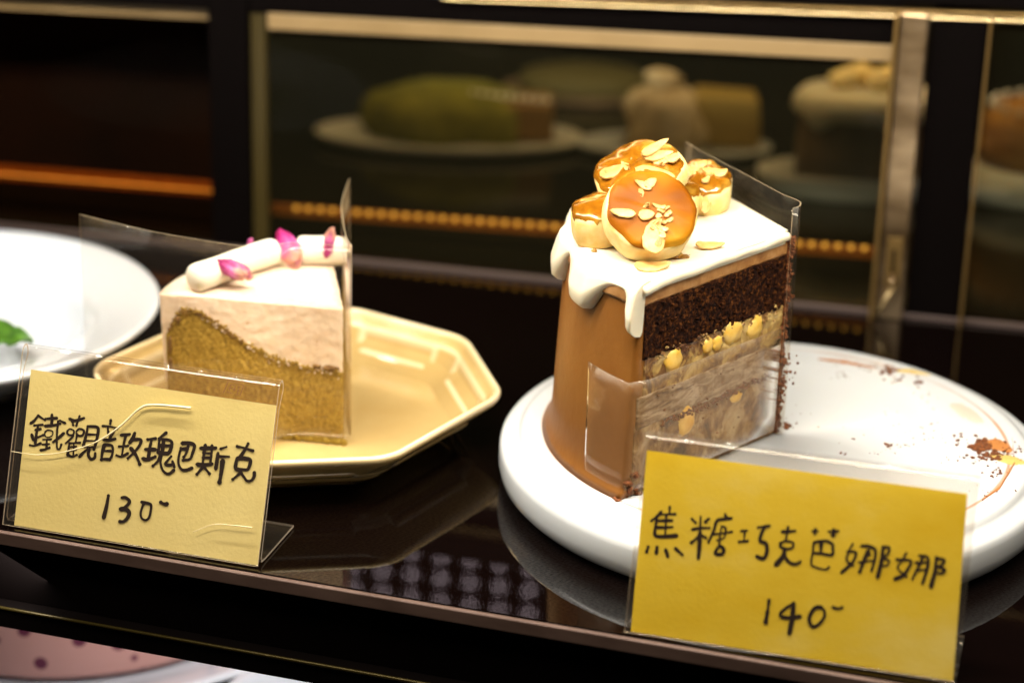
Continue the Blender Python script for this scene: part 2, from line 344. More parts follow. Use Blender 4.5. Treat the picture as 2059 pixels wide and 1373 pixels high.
bbar('trim_strip', .05, .8, .1330, .1341, .1620, .1631, off=-.006, dep=.004, m=MT['gold_trim'], parent=gt)
bbar('upper_bead', .05, .8, .1356, .1362, .1660, .1666, off=-.006, dep=.004, m=MT['brass'], parent=gt)
lb = bbar('top_rail', -.5, -.0634, zl(.1122, -.5), zl(.1205, -.5), zl(.1127, -.0634), zl(.1205, -.0634), off=.006, dep=.006, m=MT['rail'])
tag(lb, 'dull beige rail at the top left, ending at the left black post', 'rail')
mb = bbar('top_rail', -.0345, .2578, .1114, .1191, .1196, .1272, off=-.001, dep=.006, m=MT['rail'])
tag(mb, 'beige rail running across the top of the middle glass door', 'rail')
o = bbar('glass_edge_strip', -.0438, -.0366, 0, .1185, off=.002, dep=.006, m=MT['olive_glass']); tag(o, 'olive green upright strip beside the left black post', 'upright strip')
# steel door stile with keyhole and lever
sp = thing('door_stile', 'brassy steel door upright with a keyhole and small lever', 'door upright')
bbar('stile_plate', .2587, .2712, 0, .1440, off=-.008, dep=.010, m=MT['steel'], parent=sp, bev=.001)
bbar('stile_lip', .2564, .2585, 0, .1440, off=-.012, dep=.008, m=MT['brass'], parent=sp, bev=.0006)
lk = bbar('keyhole', .2645, .2662, .0225, .0345, off=-.0086, dep=.0012, m=MT['black'], parent=sp)
bbar('lock_plate', .2618, .2690, .0160, .0400, off=-.0083, dep=.0008, m=MT['brass'], parent=sp, bev=.0004)
V, F = [], []; tube(V, F, [bpt(.2668, .0175, -.010), bpt(.2635, .0115, -.013), bpt(.2600, .0035, -.012)], [.0009, .0012, .0008])
mesh('lever', V, F, MT['gold_trim'], sp, True)
V, F = [], []; tube(V, F, [bpt(.2655, .0215, -.009), bpt(.2656, .0195, -.013)], [.0016, .0012]); mesh('lock_knob', V, F, MT['steel'], sp, True)
o = bbar('brass_line', .2972, .2986, 0, .1440, off=-.010, dep=.012, m=MT['brass']); tag(o, 'thin brass upright at the right edge of the right black post', 'upright strip')
# panes
o = bbar('glass_pane', -.0366, .2584, .0023, .1195, off=.004, dep=.0010, m=MT['pane'], bev=0, parent=fr)
o = bbar('glass_pane', -.45, -.0634, .0023, .1090, off=.009, dep=.0010, m=MT['pane_dark'], bev=0, parent=fr)
o = bbar('glass_pane', .2990, .75, .0035, .1440, off=.002, dep=.0010, m=MT['pane'], bev=0, parent=fr)
# copper rails behind the glass with bead bosses
def bosses(par, s0, s1, off, za, zb, n, rad=.0016):
    V, F = [], []
    for i in range(n):
        s = s0+(s1-s0)*i/(n-1); z = za+(zb-za)*i/(n-1); c = bpt(s, z, off)
        bm = bmesh.new(); bmesh.ops.create_icosphere(bm, subdivisions=2, radius=rad); k = len(V)
        for v in bm.verts: V.append(v.co+c)
        for f in bm.faces: F.append(tuple(k+v.index for v in f.verts))
        bm.free()
    o = mesh('boss_row', V, F, MT['bead'], par, True)
MT['bead'] = mat('amber_glow', (.6, .3, .05), .3, emit=(1, .45, .06), estr=1.0)
MT['copper_lit'] = mat('amber_strip', (.45, .14, .015), .4)
cl = thing('copper_rail', 'orange copper rail behind the glass, left of the left black post', 'rail')
bbar('rail_bar', -.5, -.0634, .0150, .0225, .0215, .0285, off=.012, dep=.004, m=MT['copper'], parent=cl)
V, F = [], []; tube(V, F, [bpt(-.5, .0185, .0115), bpt(-.0636, .0247, .0115)], .0004); mesh('glow_line', V, F, MT['bead'], cl, True)  # glowing line added to brighten the rail, not a lamp
cm = thing('copper_rail', 'long orange rail with a row of amber beads behind the middle glass', 'rail')
bbar('rail_bar', -.0435, .256, .0085, .0138, .0190-.004, .0245-.004, off=.030, dep=.004, m=MT['copper'], parent=cm)
bosses(cm, -.030, .250, .029, .0137, .0207, 46, .0014)

o = bbar('dark_backing', -.5, -.064, -.004, .145, off=.070, dep=.004, m=MT['panel_dark']); tag(o, 'near black panel added to darken the view behind the left glass door', 'back panel')  # black sheet added to darken what shows through the left door
# rear counter and wall
o = hexa('rear_counter', [bpt(-.6, -.01, .012), bpt(.9, -.01, .012), bpt(.9, -.01, .7), bpt(-.6, -.01, .7), bpt(-.6, -.002, .012), bpt(.9, -.002, .012), bpt(.9, -.002, .7), bpt(-.6, -.002, .7)], MT['rear_floor'])
tag(o, kind='structure')
o = hexa('rear_wall', [bpt(-.7, -.01, .71), bpt(1.0, -.01, .71), bpt(1.0, -.01, .72), bpt(-.7, -.01, .72), bpt(-.7, .5, .71), bpt(1.0, .5, .71), bpt(1.0, .5, .72), bpt(-.7, .5, .72)], MT['wall'])
tag(o, kind='structure')

# ------------------------------------------------------------------ reflected cakes, built as solids behind the glass (soft)
def board(name, c, rad, th, m, parent, lip=.004):
    return lathe(name, [(0.0001, 0), (rad*.85, 0), (rad*.97, th*.35), (rad, th*.7), (rad*.99, th), (rad-lip, th), (rad-lip*2, th*.75), (.0001, th*.75)], m, parent, 64, c)
def disc_cake(name, c, rad, z0, z1, m, parent, dome=0, jit=.0, seed=0, sx=1):
    V, F = [], []; seg = 48; prof = [(rad*.99, z0), (rad, z0+(z1-z0)*.3), (rad*.97, z0+(z1-z0)*.8), (rad*.88, z1), (rad*.5, z1+dome*.8), (.001, z1+dome)]
    n = len(prof)
    for i in range(seg):
        a = 2*math.pi*i/seg
        for (q, z) in prof:
            k = 1+jit*noise.noise(Vector((math.cos(a)*2, math.sin(a)*2, z*60+seed)))
            V.append((q*k*math.cos(a)*sx, q*k*math.sin(a), z))
    for i in range(seg):
        j = (i+1) % seg
        for k in range(n-1): F.append((i*n+k, j*n+k, j*n+k+1, i*n+k+1))
    F.append(tuple(i*n for i in reversed(range(seg)))); F.append(tuple(i*n+n-1 for i in range(seg)))
    return mesh(name, V, F, m, parent, True, loc=c)
# green cake
pc = P(902, 268, .004); pc.z = 0
t = thing('cake_board', 'white oval board under the green domed cake reflected in the glass', 'cake board', (pc.x, pc.y, -.002))
o = board('board_top', (0, 0, 0), .076, .007, MT['white_melamine'], t)
t = thing('green_cake', 'moss green domed cake with one brown cut side reflected in the glass', 'cake', (pc.x+.003, pc.y+.004, .0038))
disc_cake('cake_body', (0, 0, 0), .046, 0, .020, MT['matcha'], t, dome=.009, jit=.2, sx=1.1)
hexa('cut_side', [Vector(q) for q in [(.012, -.036, .001), (.056, -.028, .001), (.056, .02, .001), (.012, .02, .001), (.012, -.034, .022), (.055, -.026, .021), (.055, .02, .021), (.012, .02, .022)]], MT['brown_side'], t, .002)
V, F = [], []
for i in range(9):
    bm = bmesh.new(); bmesh.ops.create_icosphere(bm, subdivisions=2, radius=.0022); k = len(V)
    for v in bm.verts: V.append(v.co+Vector((.010+.0052*i, -.02, .0255-.0003*i)))
    for f in bm.faces: F.append(tuple(k+v.index for v in f.verts))
    bm.free()
mesh('glaze_drops', V, F, MT['pearl'], t, True)
# beige cake
pc = P(1355, 300, 0)
t = thing('serving_plate', 'pale plate under the lumpy beige cake reflected in the glass', 'plate', (pc.x, pc.y, -.002))
board('plate_body', (0, 0, 0), .055, .006, MT['white_china'], t)
t = thing('beige_cake', 'lumpy beige cream cake with a mustard slab reflected in the glass', 'cake', (pc.x, pc.y, .003))
disc_cake('cream_mound', (-.006, 0, 0), .024, 0, .028, MT['beige_cake'], t, dome=.006, jit=.5, seed=3)
blob('cream_peak', (-.008, -.002, .036), (.010, .010, .007), MT['beige_cake'], t, jit=.25, seed=4)
hexa('mustard_slab', [Vector(q) for q in [(.008, -.010, 0), (.048, -.010, 0), (.048, .03, 0), (.008, .03, 0), (.010, -.008, .030), (.046, -.008, .028), (.046, .03, .028), (.010, .03, .030)]], MT['mustard'], t, .003)
# right drip cake
pc = P(1722, 352, .012)
t = thing('cake_board', 'thick white board partly behind the steel upright at right', 'cake board', (pc.x, pc.y+.012, -.002))
board('board_top', (0, 0, 0), .052, .014, MT['white_melamine'], t, .003)
t = thing('drip_cake', 'grey brown cake with dripping white icing, next to the steel upright', 'cake', (pc.x+.004, pc.y+.012, .0085))
disc_cake('cake_body', (0, 0, 0), .036, 0, .042, MT['grey_cake'], t)
V, F = [], []; seg = 64
for i in range(seg):
    a = 2*math.pi*i/seg; dl = .006+.006*max(0, math.sin(a*5+1))
    for (q, z) in [(.0365, .040-dl), (.0395, .041-dl*.7), (.0385, .043), (.034, .0475), (.001, .049)]: V.append((q*math.cos(a), q*math.sin(a), z))
for i in range(seg):
    j = (i+1) % seg
    for k in range(4): F.append((i*5+k, j*5+k, j*5+k+1, i*5+k+1))
mesh('icing', V, F, MT['icing'], t, True)
for i, (dx, dy) in enumerate([(-.012, -.004), (.006, -.010), (.012, .006), (-.004, .010)]):
    blob('fruit_topping', (dx, dy, .053), (.009, .009, .006), MT['banana_side'], t, seed=i)
# cake at far right
pc = P(2050, 430, .0)
t = thing('cake_board', 'white board at the right edge beneath the orange layered cake', 'cake board', (pc.x+.03, pc.y+.03, -.002))
board('board_top', (0, 0, 0), .065, .012, MT['white_melamine'], t)
t = thing('layered_cake', 'orange brown layered cake on white cream at the right edge', 'cake', (pc.x+.03, pc.y+.03, .0075))
disc_cake('cream_base', (0, 0, 0), .052, 0, .012, MT['cream'], t)
disc_cake('orange_layer', (0, 0, .0122), .049, 0, .030, MT['orange_cake'], t)
V, F = [], []
for i in range(26):
    a = 2*math.pi*i/26; bm = bmesh.new(); bmesh.ops.create_icosphere(bm, subdivisions=2, radius=.0022); k = len(V)
    for v in bm.verts: V.append(v.co+Vector((.044*math.cos(a), .044*math.sin(a), .0435)))
    for f in bm.faces: F.append(tuple(k+v.index for v in f.verts))
    bm.free()
mesh('pearl_ring', V, F, MT['pearl'], t, True)
# far olive cake
pc = P(1175, 185, 0)
t = thing('olive_cake', 'dim low olive cake farthest back between the green and beige cakes', 'cake', (pc.x, pc.y, -.002))
board('plate', (0, 0, 0), .05, .005, MT['grey_cake'], t)
disc_cake('cake_body', (0, 0, .0048), .040, 0, .010, MT['olive_cake'], t, dome=.004)

for o in list(COL.objects):
    if o.type == 'EMPTY' and o.get('category') in ('cake board', 'plate', 'cake') and o.location.y > 1.1:
        o.scale.y = .42 if o['category'] != 'cake' else .6

# LED strip and added glowing dots, seen only as reflections
MT['led'] = mat('led', (.9, .9, .9), .4, emit=(1, .93, .82), estr=3400)
MT['dot_glow'] = mat('dot_glow', (.9, .9, .9), .4, emit=(1, .78, .86), estr=8)
def led_row(name, label, a, b_, n, rad, m, group=None):
    t = thing(name, label, 'lamp strip', tuple((a+b_)/2), 0, group)
    V, F = [], []
    for i in range(n):
        c = a.lerp(b_, i/(n-1))-(a+b_)/2; bm = bmesh.new(); bmesh.ops.create_icosphere(bm, subdivisions=2, radius=rad); k = len(V)
        for v in bm.verts: V.append(v.co+c)
        for f in bm.faces: F.append(tuple(k+v.index for v in f.verts))
        bm.free()
    mesh('diodes', V, F, m, t, True)
    V, F = [], []; h = (b_-a)/2; tube(V, F, [-h+Vector((0, 0, .006)), h+Vector((0, 0, .006))], .004)
    mesh('housing', V, F, MT['black'], t)
    return t
led_row('led_strip', 'row of small white lamps along the top of the case front', lift(FA-fu*.22+fn*.035, .335), lift(FB+fu*.16+fn*.035, .335), 36, .0017, MT['led'], None)
lp_ = thing('dot_panel', 'four rows of glowing dots added high behind the glass doors, mirrored in the shelf', 'reflection dots', tuple(bpt(.035, .33, .30)))  # invented panel that gives the shelf its rows of reflected dots
o0 = Vector(lp_.location)
for k in range(4):
    V, F = [], []
    for i in range(12):
        c = bpt(-.075+.0196*i, .310+.0165*k+.0003*i, .30)-o0; bm = bmesh.new(); bmesh.ops.create_icosphere(bm, subdivisions=1, radius=.0021); n0_ = len(V)
        for v in bm.verts: V.append(v.co+c)
        for f in bm.faces: F.append(tuple(n0_+v.index for v in f.verts))
        bm.free()
    mesh('dot_row', V, F, MT['dot_glow'], lp_, True)
hexa('panel_back', [bpt(-.085, .300, .306)-o0, bpt(.16, .300, .306)-o0, bpt(.16, .300, .310)-o0, bpt(-.085, .300, .310)-o0, bpt(-.085, .365, .306)-o0, bpt(.16, .365, .306)-o0, bpt(.16, .365, .310)-o0, bpt(-.085, .365, .310)-o0], MT['black'], lp_)

# ------------------------------------------------------------------ plates
BT = .022
TX, TY = .1026, .846
bd = lathe('cake_board', [(.0001, .003), (.088, .003), (.094, 0), (.098, 0), (.1035, .0022), (.1056, .0046), (.1065, .0085), (.1064, .0140), (.1060, .0160), (.1050, .0173), (.1034, .0180), (.1008, .0184), (.0994, .0187),
                          (.0986, .0197), (.0979, .0211), (.0966, .0218), (.0940, .0220), (.0001, .0220)], MT['board'], seg=160, loc=(TX, TY, 0))
tag(bd, 'round white cake board smeared with brown crumbs, under the banana cake', 'cake board')

# octagonal plate
OC = Vector((-.0862, .8838, 0)); oang = [-60, -6, 37, 79, 120, 174, 217, 259]
def octr(a, rv=.0838, rnd=.13):
    """radius of the rounded octagon in direction a (degrees)"""
    best = None
    for i in range(8):
        a0 = oang[i]; a1 = oang[(i+1) % 8] + (360 if i == 7 else 0)
        for sft in (-360, 0, 360):
            q = a+sft
            if a0 <= q <= a1:
                v0 = Vector((math.cos(R(a0)), math.sin(R(a0)))); v1 = Vector((math.cos(R(a1)), math.sin(R(a1))))
                d = Vector((math.cos(R(q)), math.sin(R(q)))); e_ = v1-v0
                den = d.x*e_.y-d.y*e_.x; t_ = (v0.x*e_.y-v0.y*e_.x)/den
                best = t_
    return best
def octs(a, w_=5):
    return sum(octr(a+k*w_/4) for k in (-4, -3, -2, -1, 0, 1, 2, 3, 4))/9
oprof = [(.0, .0022), (.050, .0022), (.054, .0), (.058, .0), (.0605, .0035), (.070, .0088), (.0795, .0165), (.0828, .0190), (.0842, .0208), (.0844, .0222), (.0838, .0231), (.0826, .0233), (.0816, .0228),
         (.0808, .0212), (.0798, .0198), (.0786, .0194), (.0774, .0188), (.0764, .0172), (.0756, .0150), (.0738, .0120), (.0722, .0102), (.0708, .0096), (.0696, .0088), (.0684, .0070), (.0665, .0058), (.060, .0055), (.030, .0054), (.0, .0054)]
SHEEN = []; V, F = [], []; seg = 288; n = len(oprof)
for i in range(seg):
    a = 360*i/seg; k = octs(a)
    # shallow embossed panels on the sloping wall, one per side
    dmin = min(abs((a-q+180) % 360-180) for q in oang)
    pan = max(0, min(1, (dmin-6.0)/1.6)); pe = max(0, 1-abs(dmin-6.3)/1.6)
    for j, (q, z) in enumerate(oprof):
        kk = k if q > .045 else 1+(k-1)*q/.045
        dz = 0
        if j in (17, 18): dz = -.0030*pan
        if j == 19: dz = -.0008*pan
        if j in (20, 21): dz = .0006*pan
        V.append((q*kk*math.cos(R(a)), q*kk*math.sin(R(a)), z+dz))
        SHEEN.append(max(1.0 if j in (10, 11, 16, 21) else .45 if j in (9, 12, 20) else 0, pe if 15 < j < 22 else 0))  # rim and panel edges lightened: lamp highlights painted into the colour
for i in range(seg):
    j = (i+1) % seg
    for k in range(n-1): F.append((i*n+k, j*n+k, j*n+k+1, i*n+k+1))
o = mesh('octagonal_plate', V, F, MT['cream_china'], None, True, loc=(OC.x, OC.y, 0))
at = o.data.attributes.new('glaze_sheen', 'FLOAT', 'POINT')
if len(at.data) == len(SHEEN): at.data.foreach_set('value', SHEEN)
m = MT['cream_china']; an = N(m, 'ShaderNodeAttribute'); an.attribute_name = 'glaze_sheen'; gm = N(m, 'ShaderNodeMixRGB'); gm.inputs[2].default_value = (.78, .66, .42, 1)
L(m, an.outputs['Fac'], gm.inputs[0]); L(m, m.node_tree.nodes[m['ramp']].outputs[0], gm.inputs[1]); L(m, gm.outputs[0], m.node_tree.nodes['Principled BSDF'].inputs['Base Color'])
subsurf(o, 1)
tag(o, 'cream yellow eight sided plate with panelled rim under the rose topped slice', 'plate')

# left white plate
LP = Vector((-.2450, .9490, 0)); pr = .0935
o = lathe('round_plate', [(.0001, .002), (.050, .002), (.053, 0), (.057, 0), (.060, .004), (.075, .012), (.088, .020), (.0925, .0235), (.0938, .0255), (.0930, .0268), (.0905, .0266),
                          (.080, .0236), (.069, .0208), (.0645, .0188), (.0605, .0140), (.0580, .0095), (.054, .0072), (.046, .0064), (.0001, .0060)], MT['white_china'], seg=128, loc=(LP.x, LP.y, 0))
tag(o, 'glossy white round plate with a deep rim at the left edge', 'plate')
# mint leaf
mc = P(4, 684, .016); V, F = [], []
nu, nv = 12, 9
for i in range(nu+1):
    u_ = i/nu
    wd = .0075*math.sin(math.pi*min(1, u_*1.02))**.8 if u_ < 1 else 0
    for j in range(nv):
        v_ = (j/(nv-1)-.5)*2
        V.append((-.016+.030*u_, 1.9*v_*wd*(1+.08*math.sin(u_*30)), .004*(1-u_**2)+.0028*abs(v_)+.0008*math.cos(u_*22)*abs(v_)))
for i in range(nu):
    for j in range(nv-1): F.append((i*nv+j, (i+1)*nv+j, (i+1)*nv+j+1, i*nv+j+1))
o = mesh('mint_leaf', V, F, MT['leaf'], None, True, loc=(mc.x-.001, mc.y, .0135)); o.rotation_euler = (0, 0, R(12))
s = o.modifiers.new('thick', 'SOLIDIFY'); s.thickness = .0008
tag(o, 'small green mint leaf lying on the white plate at left', 'mint leaf')

# lower shelf cakes
c0 = Vector((-.198, .986, -.13))
o = lathe('round_plate', [(.0001, .002), (.08, .002), (.118, .008), (.1345, .016), (.1370, .018), (.1355, .0195), (.130, .0180), (.112, .0115), (.100, .0080), (.0001, .0070)], MT['white_china'], seg=128, loc=tuple(c0))
tag(o, 'white plate on the shelf below, under the pink speckled cake', 'plate')
o = lathe('pink_cake', [(.0001, 0), (.1000, 0), (.1008, .002), (.1000, .030), (.0980, .056), (.093, .0625), (.085, .064), (.0001, .064)], MT['berry'], seg=128, loc=(c0.x, c0.y, c0.z+.0108))
tag(o, 'pink mousse cake with dark berry speckles on the shelf below', 'cake')
c1 = P(760, 1392, -.115)
o = lathe('round_plate', [(.0001, .002), (.05, .002), (.060, .010), (.0690, .016), (.0700, .018), (.0690, .0195), (.063, .0175), (.055, .0105), (.0001, .0090)], MT['white_china'], seg=96, loc=(-.052, .842, -.13))
tag(o, 'white plate peeping out at the bottom edge below the black rail', 'plate')

# ------------------------------------------------------------------ wedge builder
def wedge(name, rad, z0, z1, a0, a1, m, parent, proud=0, inset=0, jit=0, zj=0, nz_=14, ns=60, na=40, freq=450, seed=0, radf=None, topf=None, botf=None, smooth=True, tipcut=.0008):
    """solid cake wedge, tip at origin. a0/a1 degrees of its cut faces. proud pushes the cut faces outwards."""
    a0r, a1r = R(a0), R(a1)
    d0 = Vector((math.cos(a0r), math.sin(a0r), 0)); d1 = Vector((math.cos(a1r), math.sin(a1r), 0))
    n0 = Vector((math.sin(a0r), -math.cos(a0r), 0)); n1 = Vector((-math.sin(a1r), math.cos(a1r), 0))
    mid = (d0+d1).normalized()
    R1 = rad-inset
    out = []                                    # plan outline: (pos, normal, kind, r)
    for i in range(ns+1): q = tipcut+(R1-tipcut)*i/ns; out.append((d0*q, n0, 0, q))
    for i in range(1, na): a = a0r+(a1r-a0r)*i/na; d = Vector((math.cos(a), math.sin(a), 0)); out.append((d*R1, d, 1, R1))
    for i in range(ns, -1, -1): q = tipcut+(R1-tipcut)*i/ns; out.append((d1*q, n1, 2, q))
    V, F = [], []; no = len(out)
    for k in range(nz_+1):
        f = k/nz_
        for (q, nn, kd, rr) in out:
            zt = topf(rr) if topf else z1
            zb = botf(rr) if botf else z0
            wob = zj*noise.noise(Vector((q.x*freq*.35, q.y*freq*.35, seed+5))) + zj*.8*noise.noise(Vector((q.x*90, q.y*90, seed+9)))
            z = zb+(zt-zb)*f
            if f > .99: z += wob
            if f < .01: z += wob*.8
            pos = q.copy()
            if kd == 1 and radf: pos = q.normalized()*(radf(z)-inset)
            elif kd != 1 and radf and rr > R1*.9: pos = q.normalized()*(rr*(radf(z)-inset)/R1)
            if kd != 1: pos = pos+nn*proud
            if jit and kd != 1: pos = pos+nn*jit*noise.fractal(Vector((q.x*freq, q.y*freq, z*freq+seed*3)), 1, 2, 4)
            V.append(Vector((pos.x, pos.y, z)))
    for k in range(nz_):
        for i in range(no):
            j = (i+1) % no; F.append((k*no+i, k*no+j, (k+1)*no+j, (k+1)*no+i))
    # caps as fans around an inner point
    for k, sgn in ((0, -1), (nz_, 1)):
        c = mid*R1*.5; zt = (topf(R1*.5) if topf else z1) if k else (botf(R1*.5) if botf else z0)
        ring = [k*no+i for i in range(no)]; prev = ring
        for t_ in (.2, .4, .6, .8):
            cur = []
            for i in range(no):
                b_ = V[k*no+i]; rr = out[i][3]
                pos = b_.lerp(Vector((c.x, c.y, b_.z)), t_)
                rl = math.hypot(pos.x, pos.y)
                z = (topf(rl) if topf else z1) if k else (botf(rl) if botf else z0)
                V.append(Vector((pos.x, pos.y, z))); cur.append(len(V)-1)
            for i in range(no):
                j = (i+1) % no; F.append((prev[i], prev[j], cur[j], cur[i]))
            prev = cur
        V.append(Vector((c.x, c.y, zt))); ci = len(V)-1
        for i in range(no): F.append((prev[i], prev[(i+1) % no], ci))
    return mesh(name, V, F, m, parent, smooth)

def face_pt(a, rr, z, n_off=0):
    """point on a cut face at angle a, radius rr"""
    ar = R(a); n0 = Vector((math.sin(ar), -math.cos(ar), 0))
    return Vector((math.cos(ar)*rr, math.sin(ar)*rr, z))+n0*n_off

# ------------------------------------------------------------------ banana caramel slice
A0, A1 = 117, 226.3          # back cut face, front cut face (through 180 deg)
HB = .0826; RB = .0862
ck = thing('banana_cake_slice', 'tall brown mousse cake slice with dripping white icing and banana layers', 'cake slice', (TX, TY, BT))
def rad_b(z):
    foot = .0034*math.exp(-z/.0035); return .0868-.0040*(z/HB)**1.2+foot
# wedge() has its "front" face at a0 with outward normal to the clockwise side; sweep from A0 to A1
wedge('mousse_coat', RB, .0002, HB-.0035, A0, A1, MT['mousse'], ck, radf=rad_b, nz_=34, na=70, ns=30)
IN = .0078
def lay(name, z0, z1, m, jit, zj, seed, proud=.0006, inset=IN, nz_=12):
    return wedge(name, RB-.002, z0, z1, A0, A1, m, ck, proud=proud, inset=inset-.002, jit=jit, zj=zj, nz_=nz_, ns=150, na=8, freq=520, seed=seed)
lay('upper_mousse', .0735, .0790, MT['mousse_cut'], .0002, .0002, 1, .0003, .0015, 6)
lay('chocolate_sponge', .0530, .0736, MT['sponge'], .0006, .0011, 2, .0007, .0050, 30)
lay('banana_mousse', .0375, .0534, MT['banana_mousse'], .0004, .0006, 3, .0005, .0060, 22)
lay('marbled_mousse', .0262, .0385, MT['swirl'], .0003, .0006, 4, .0007, .0030, 20)
lay('lower_mousse', .0004, .0268, MT['lower_mousse'], .0005, .0004, 5, .0005, .0022, 34)
# speckled brown seam between the two lower mousses
V, F = [], []
rnd = random.Random(5)
for i in range(230):
    rr = rnd.uniform(.004, .070); c = face_pt(A1, rr, .0266+rnd.gauss(0, .0008)-.002*(rr/.08), -.0012)
    bm = bmesh.new(); bmesh.ops.create_icosphere(bm, subdivisions=1, radius=rnd.uniform(.0003, .0007)); k = len(V)
    for v in bm.verts: V.append(v.co+c)
    for f in bm.faces: F.append(tuple(k+v.index for v in f.verts))
    bm.free()
mesh('crumb_seam', V, F, MT['crumb'], ck)
for nm, mm_, n_, z0_, z1_, s0_, s1_ in (('sponge_crumbs', 'sponge', 260, .0535, .0730, .0003, .0007), ('mousse_crumbs', 'banana_mousse', 90, .050, .0545, .0003, .0007), ('dark_streaks', 'crumb', 60, .003, .050, .0002, .0005)):
    V, F = [], []
    for i in range(n_):
        rr = rnd.uniform(.003, .076); c = face_pt(A1, rr, rnd.uniform(z0_, z1_), -.0006)
        bm = bmesh.new(); bmesh.ops.create_icosphere(bm, subdivisions=1, radius=rnd.uniform(s0_, s1_)); k = len(V); el_ = rnd.uniform(.7, 1.8)
        for v in bm.verts: V.append(Vector((v.co.x*el_, v.co.y*el_, v.co.z))*(1+rnd.uniform(-.25, .25))+c)
        for f in bm.faces: F.append(tuple(k+v.index for v in f.verts))
        bm.free()
    mesh(nm, V, F, MT[mm_], ck)
# banana chunks in the cut face
for i, (x, y, sr, sz_) in enumerate([(1352, 725, .0052, .0052), (1421, 694, .0032, .0034), (1472, 668, .0058, .0048), (1513, 662, .0040, .0042), (1378, 845, .0052, .0062), (1520, 655, .003, .005), (1478, 797, .0036, .0022), (1440, 690, .003, .003)]):
    # intersection of the photo sight line with the cut-face plane
    d = Fw + Rt*((x-1029.5)/FPX) - Up*((y-686.5)/FPX); nA = Vector((-math.sin(R(A1)), math.cos(R(A1)), 0)); c0_ = Vector((TX, TY, BT))
    q = CAM + d*((c0_-CAM).dot(nA)/d.dot(nA)) - c0_
    blob('banana_chunk', q+nA*.0001, (sr, .0016, sz_), MT['banana_chunk'], ck, jit=.12, seed=i+11, sub=3, rot=Matrix.Rotation(R(A1), 3, 'Z'))
# dark crumb patch at the foot of the outer corner
for i in range(26):
    rr = rnd.uniform(.074, .0885); blob('foot_crumb' if i else 'foot_crumb', face_pt(A1, rr, rnd.uniform(.0006, .011)*(1 if rr > .078 else .5), -.0007), (rnd.uniform(.0008, .0022), .001, rnd.uniform(.0008, .0022)), MT['crumb'], ck, sub=2, jit=.4, seed=i+40) if i < 14 else None
# ragged crumbs clinging to the tip
V, F = [], []
for i in range(420):
    z = rnd.uniform(.001, .080); amp = .0010+.0016*max(0, noise.noise(Vector((0, 3.1, z*130))))+(.0030 if .020 < z < .034 else 0)*rnd.random()
    if .034 < z < .050 and rnd.random() < .5: amp *= .5
    a = R(rnd.uniform(-75, 60)); rr = abs(rnd.gauss(0, 1))*amp
    c = Vector((math.cos(a)*rr, math.sin(a)*rr, z)); s_ = rnd.uniform(.0003, .0011)*(1.3 if rr < .002 else .7)
    bm = bmesh.new(); bmesh.ops.create_icosphere(bm, subdivisions=1, radius=1); k = len(V)
    sc = Vector((rnd.uniform(.6, 1.3), rnd.uniform(.6, 1.3), rnd.uniform(.6, 1.5)))*s_
    for v in bm.verts: V.append(Vector((v.co.x*sc.x, v.co.y*sc.y, v.co.z*sc.z))*(1+rnd.uniform(-.3, .3))+c)
    for f in bm.faces: F.append(tuple(k+v.index for v in f.verts))
    bm.free()
mesh('tip_crumbs', V, F, MT['crumb'], ck)

# icing with drips
drip = [(240, .004, .004), (226.3, .0150, 2.4), (205, .0140, 6.0), (183, .0150, 5.0), (160, .011, 6), (138, .014, 6)]
def drip_len(a):
    b_ = .0036
    for (c, l, wd) in drip[1:]:
        d = abs(a-c)/wd; b_ = max(b_, .0036+(l-.0036)*(math.exp(-(d**2.6)*.55))) if d < 3 else b_
    return b_
V, F = [], []; na = 150; npf = 0
rows = []
for i in range(na+1):
    a = A0+(A1-A0)*i/na; ar = R(a); Ld = drip_len(a); full = min(1, (Ld-.0036)/.009)
    th = .0020+.0028*full
    prof = []
    zt = HB
    for k in range(10):
        f = k/9; rr = .0018+(RB-.006-.0018)*f; prof.append((rr, zt+.0004*noise.noise(Vector((math.cos(ar)*rr*90, math.sin(ar)*rr*90, 1)))-.0002))
    ro = rad_b(HB)
    for g in (20, 45, 70, 90):
        prof.append((ro-.0042+(.0042+th*.75)*math.sin(R(g)), zt-.0036+.0036*math.cos(R(g))))
    for k in range(1, 7):
        f = k/7; bul = th*(.75+.45*f*full); prof.append((rad_b(HB-.0036-(Ld-.0036)*f)+bul, zt-.0036-(Ld-.0036)*f))
    be = th*(.75+.45*full)
    rb = rad_b(HB-Ld)
    for g in (30, 60, 90): prof.append((rb+be*math.cos(R(g)), zt-Ld-be*.9*math.sin(R(g))))
    prof.append((rb-.001, zt-Ld-be*.6)); prof.append((rb-.002, zt-.0040)); prof.append((.003, zt-.0042)); 
    rows.append([Vector((math.cos(ar)*q, math.sin(ar)*q, z)) for q, z in prof]); npf = len(prof)
# push the two cut edges out a little so the icing lips over the faces
for ri, sg, aa in ((0, -1, A0), (na, 1, A1)):
    nn = Vector((-math.sin(R(aa)), math.cos(R(aa)), 0))*sg
    for k in range(npf): rows[ri][k] = rows[ri][k]+nn*(.0007+.0005*noise.noise(Vector((k*.7, ri, 2))))
for rw in rows: V += rw
for i in range(na):
    for k in range(npf):
        l = (k+1) % npf; F.append((i*npf+k, (i+1)*npf+k, (i+1)*npf+l, i*npf+l))
F.append(tuple(range(npf))); F.append(tuple(na*npf+k for k in reversed(range(npf))))
ic = mesh('icing', V, F, MT['icing'], ck, True)
tg = ic.modifiers.new('n', 'WEIGHTED_NORMAL')

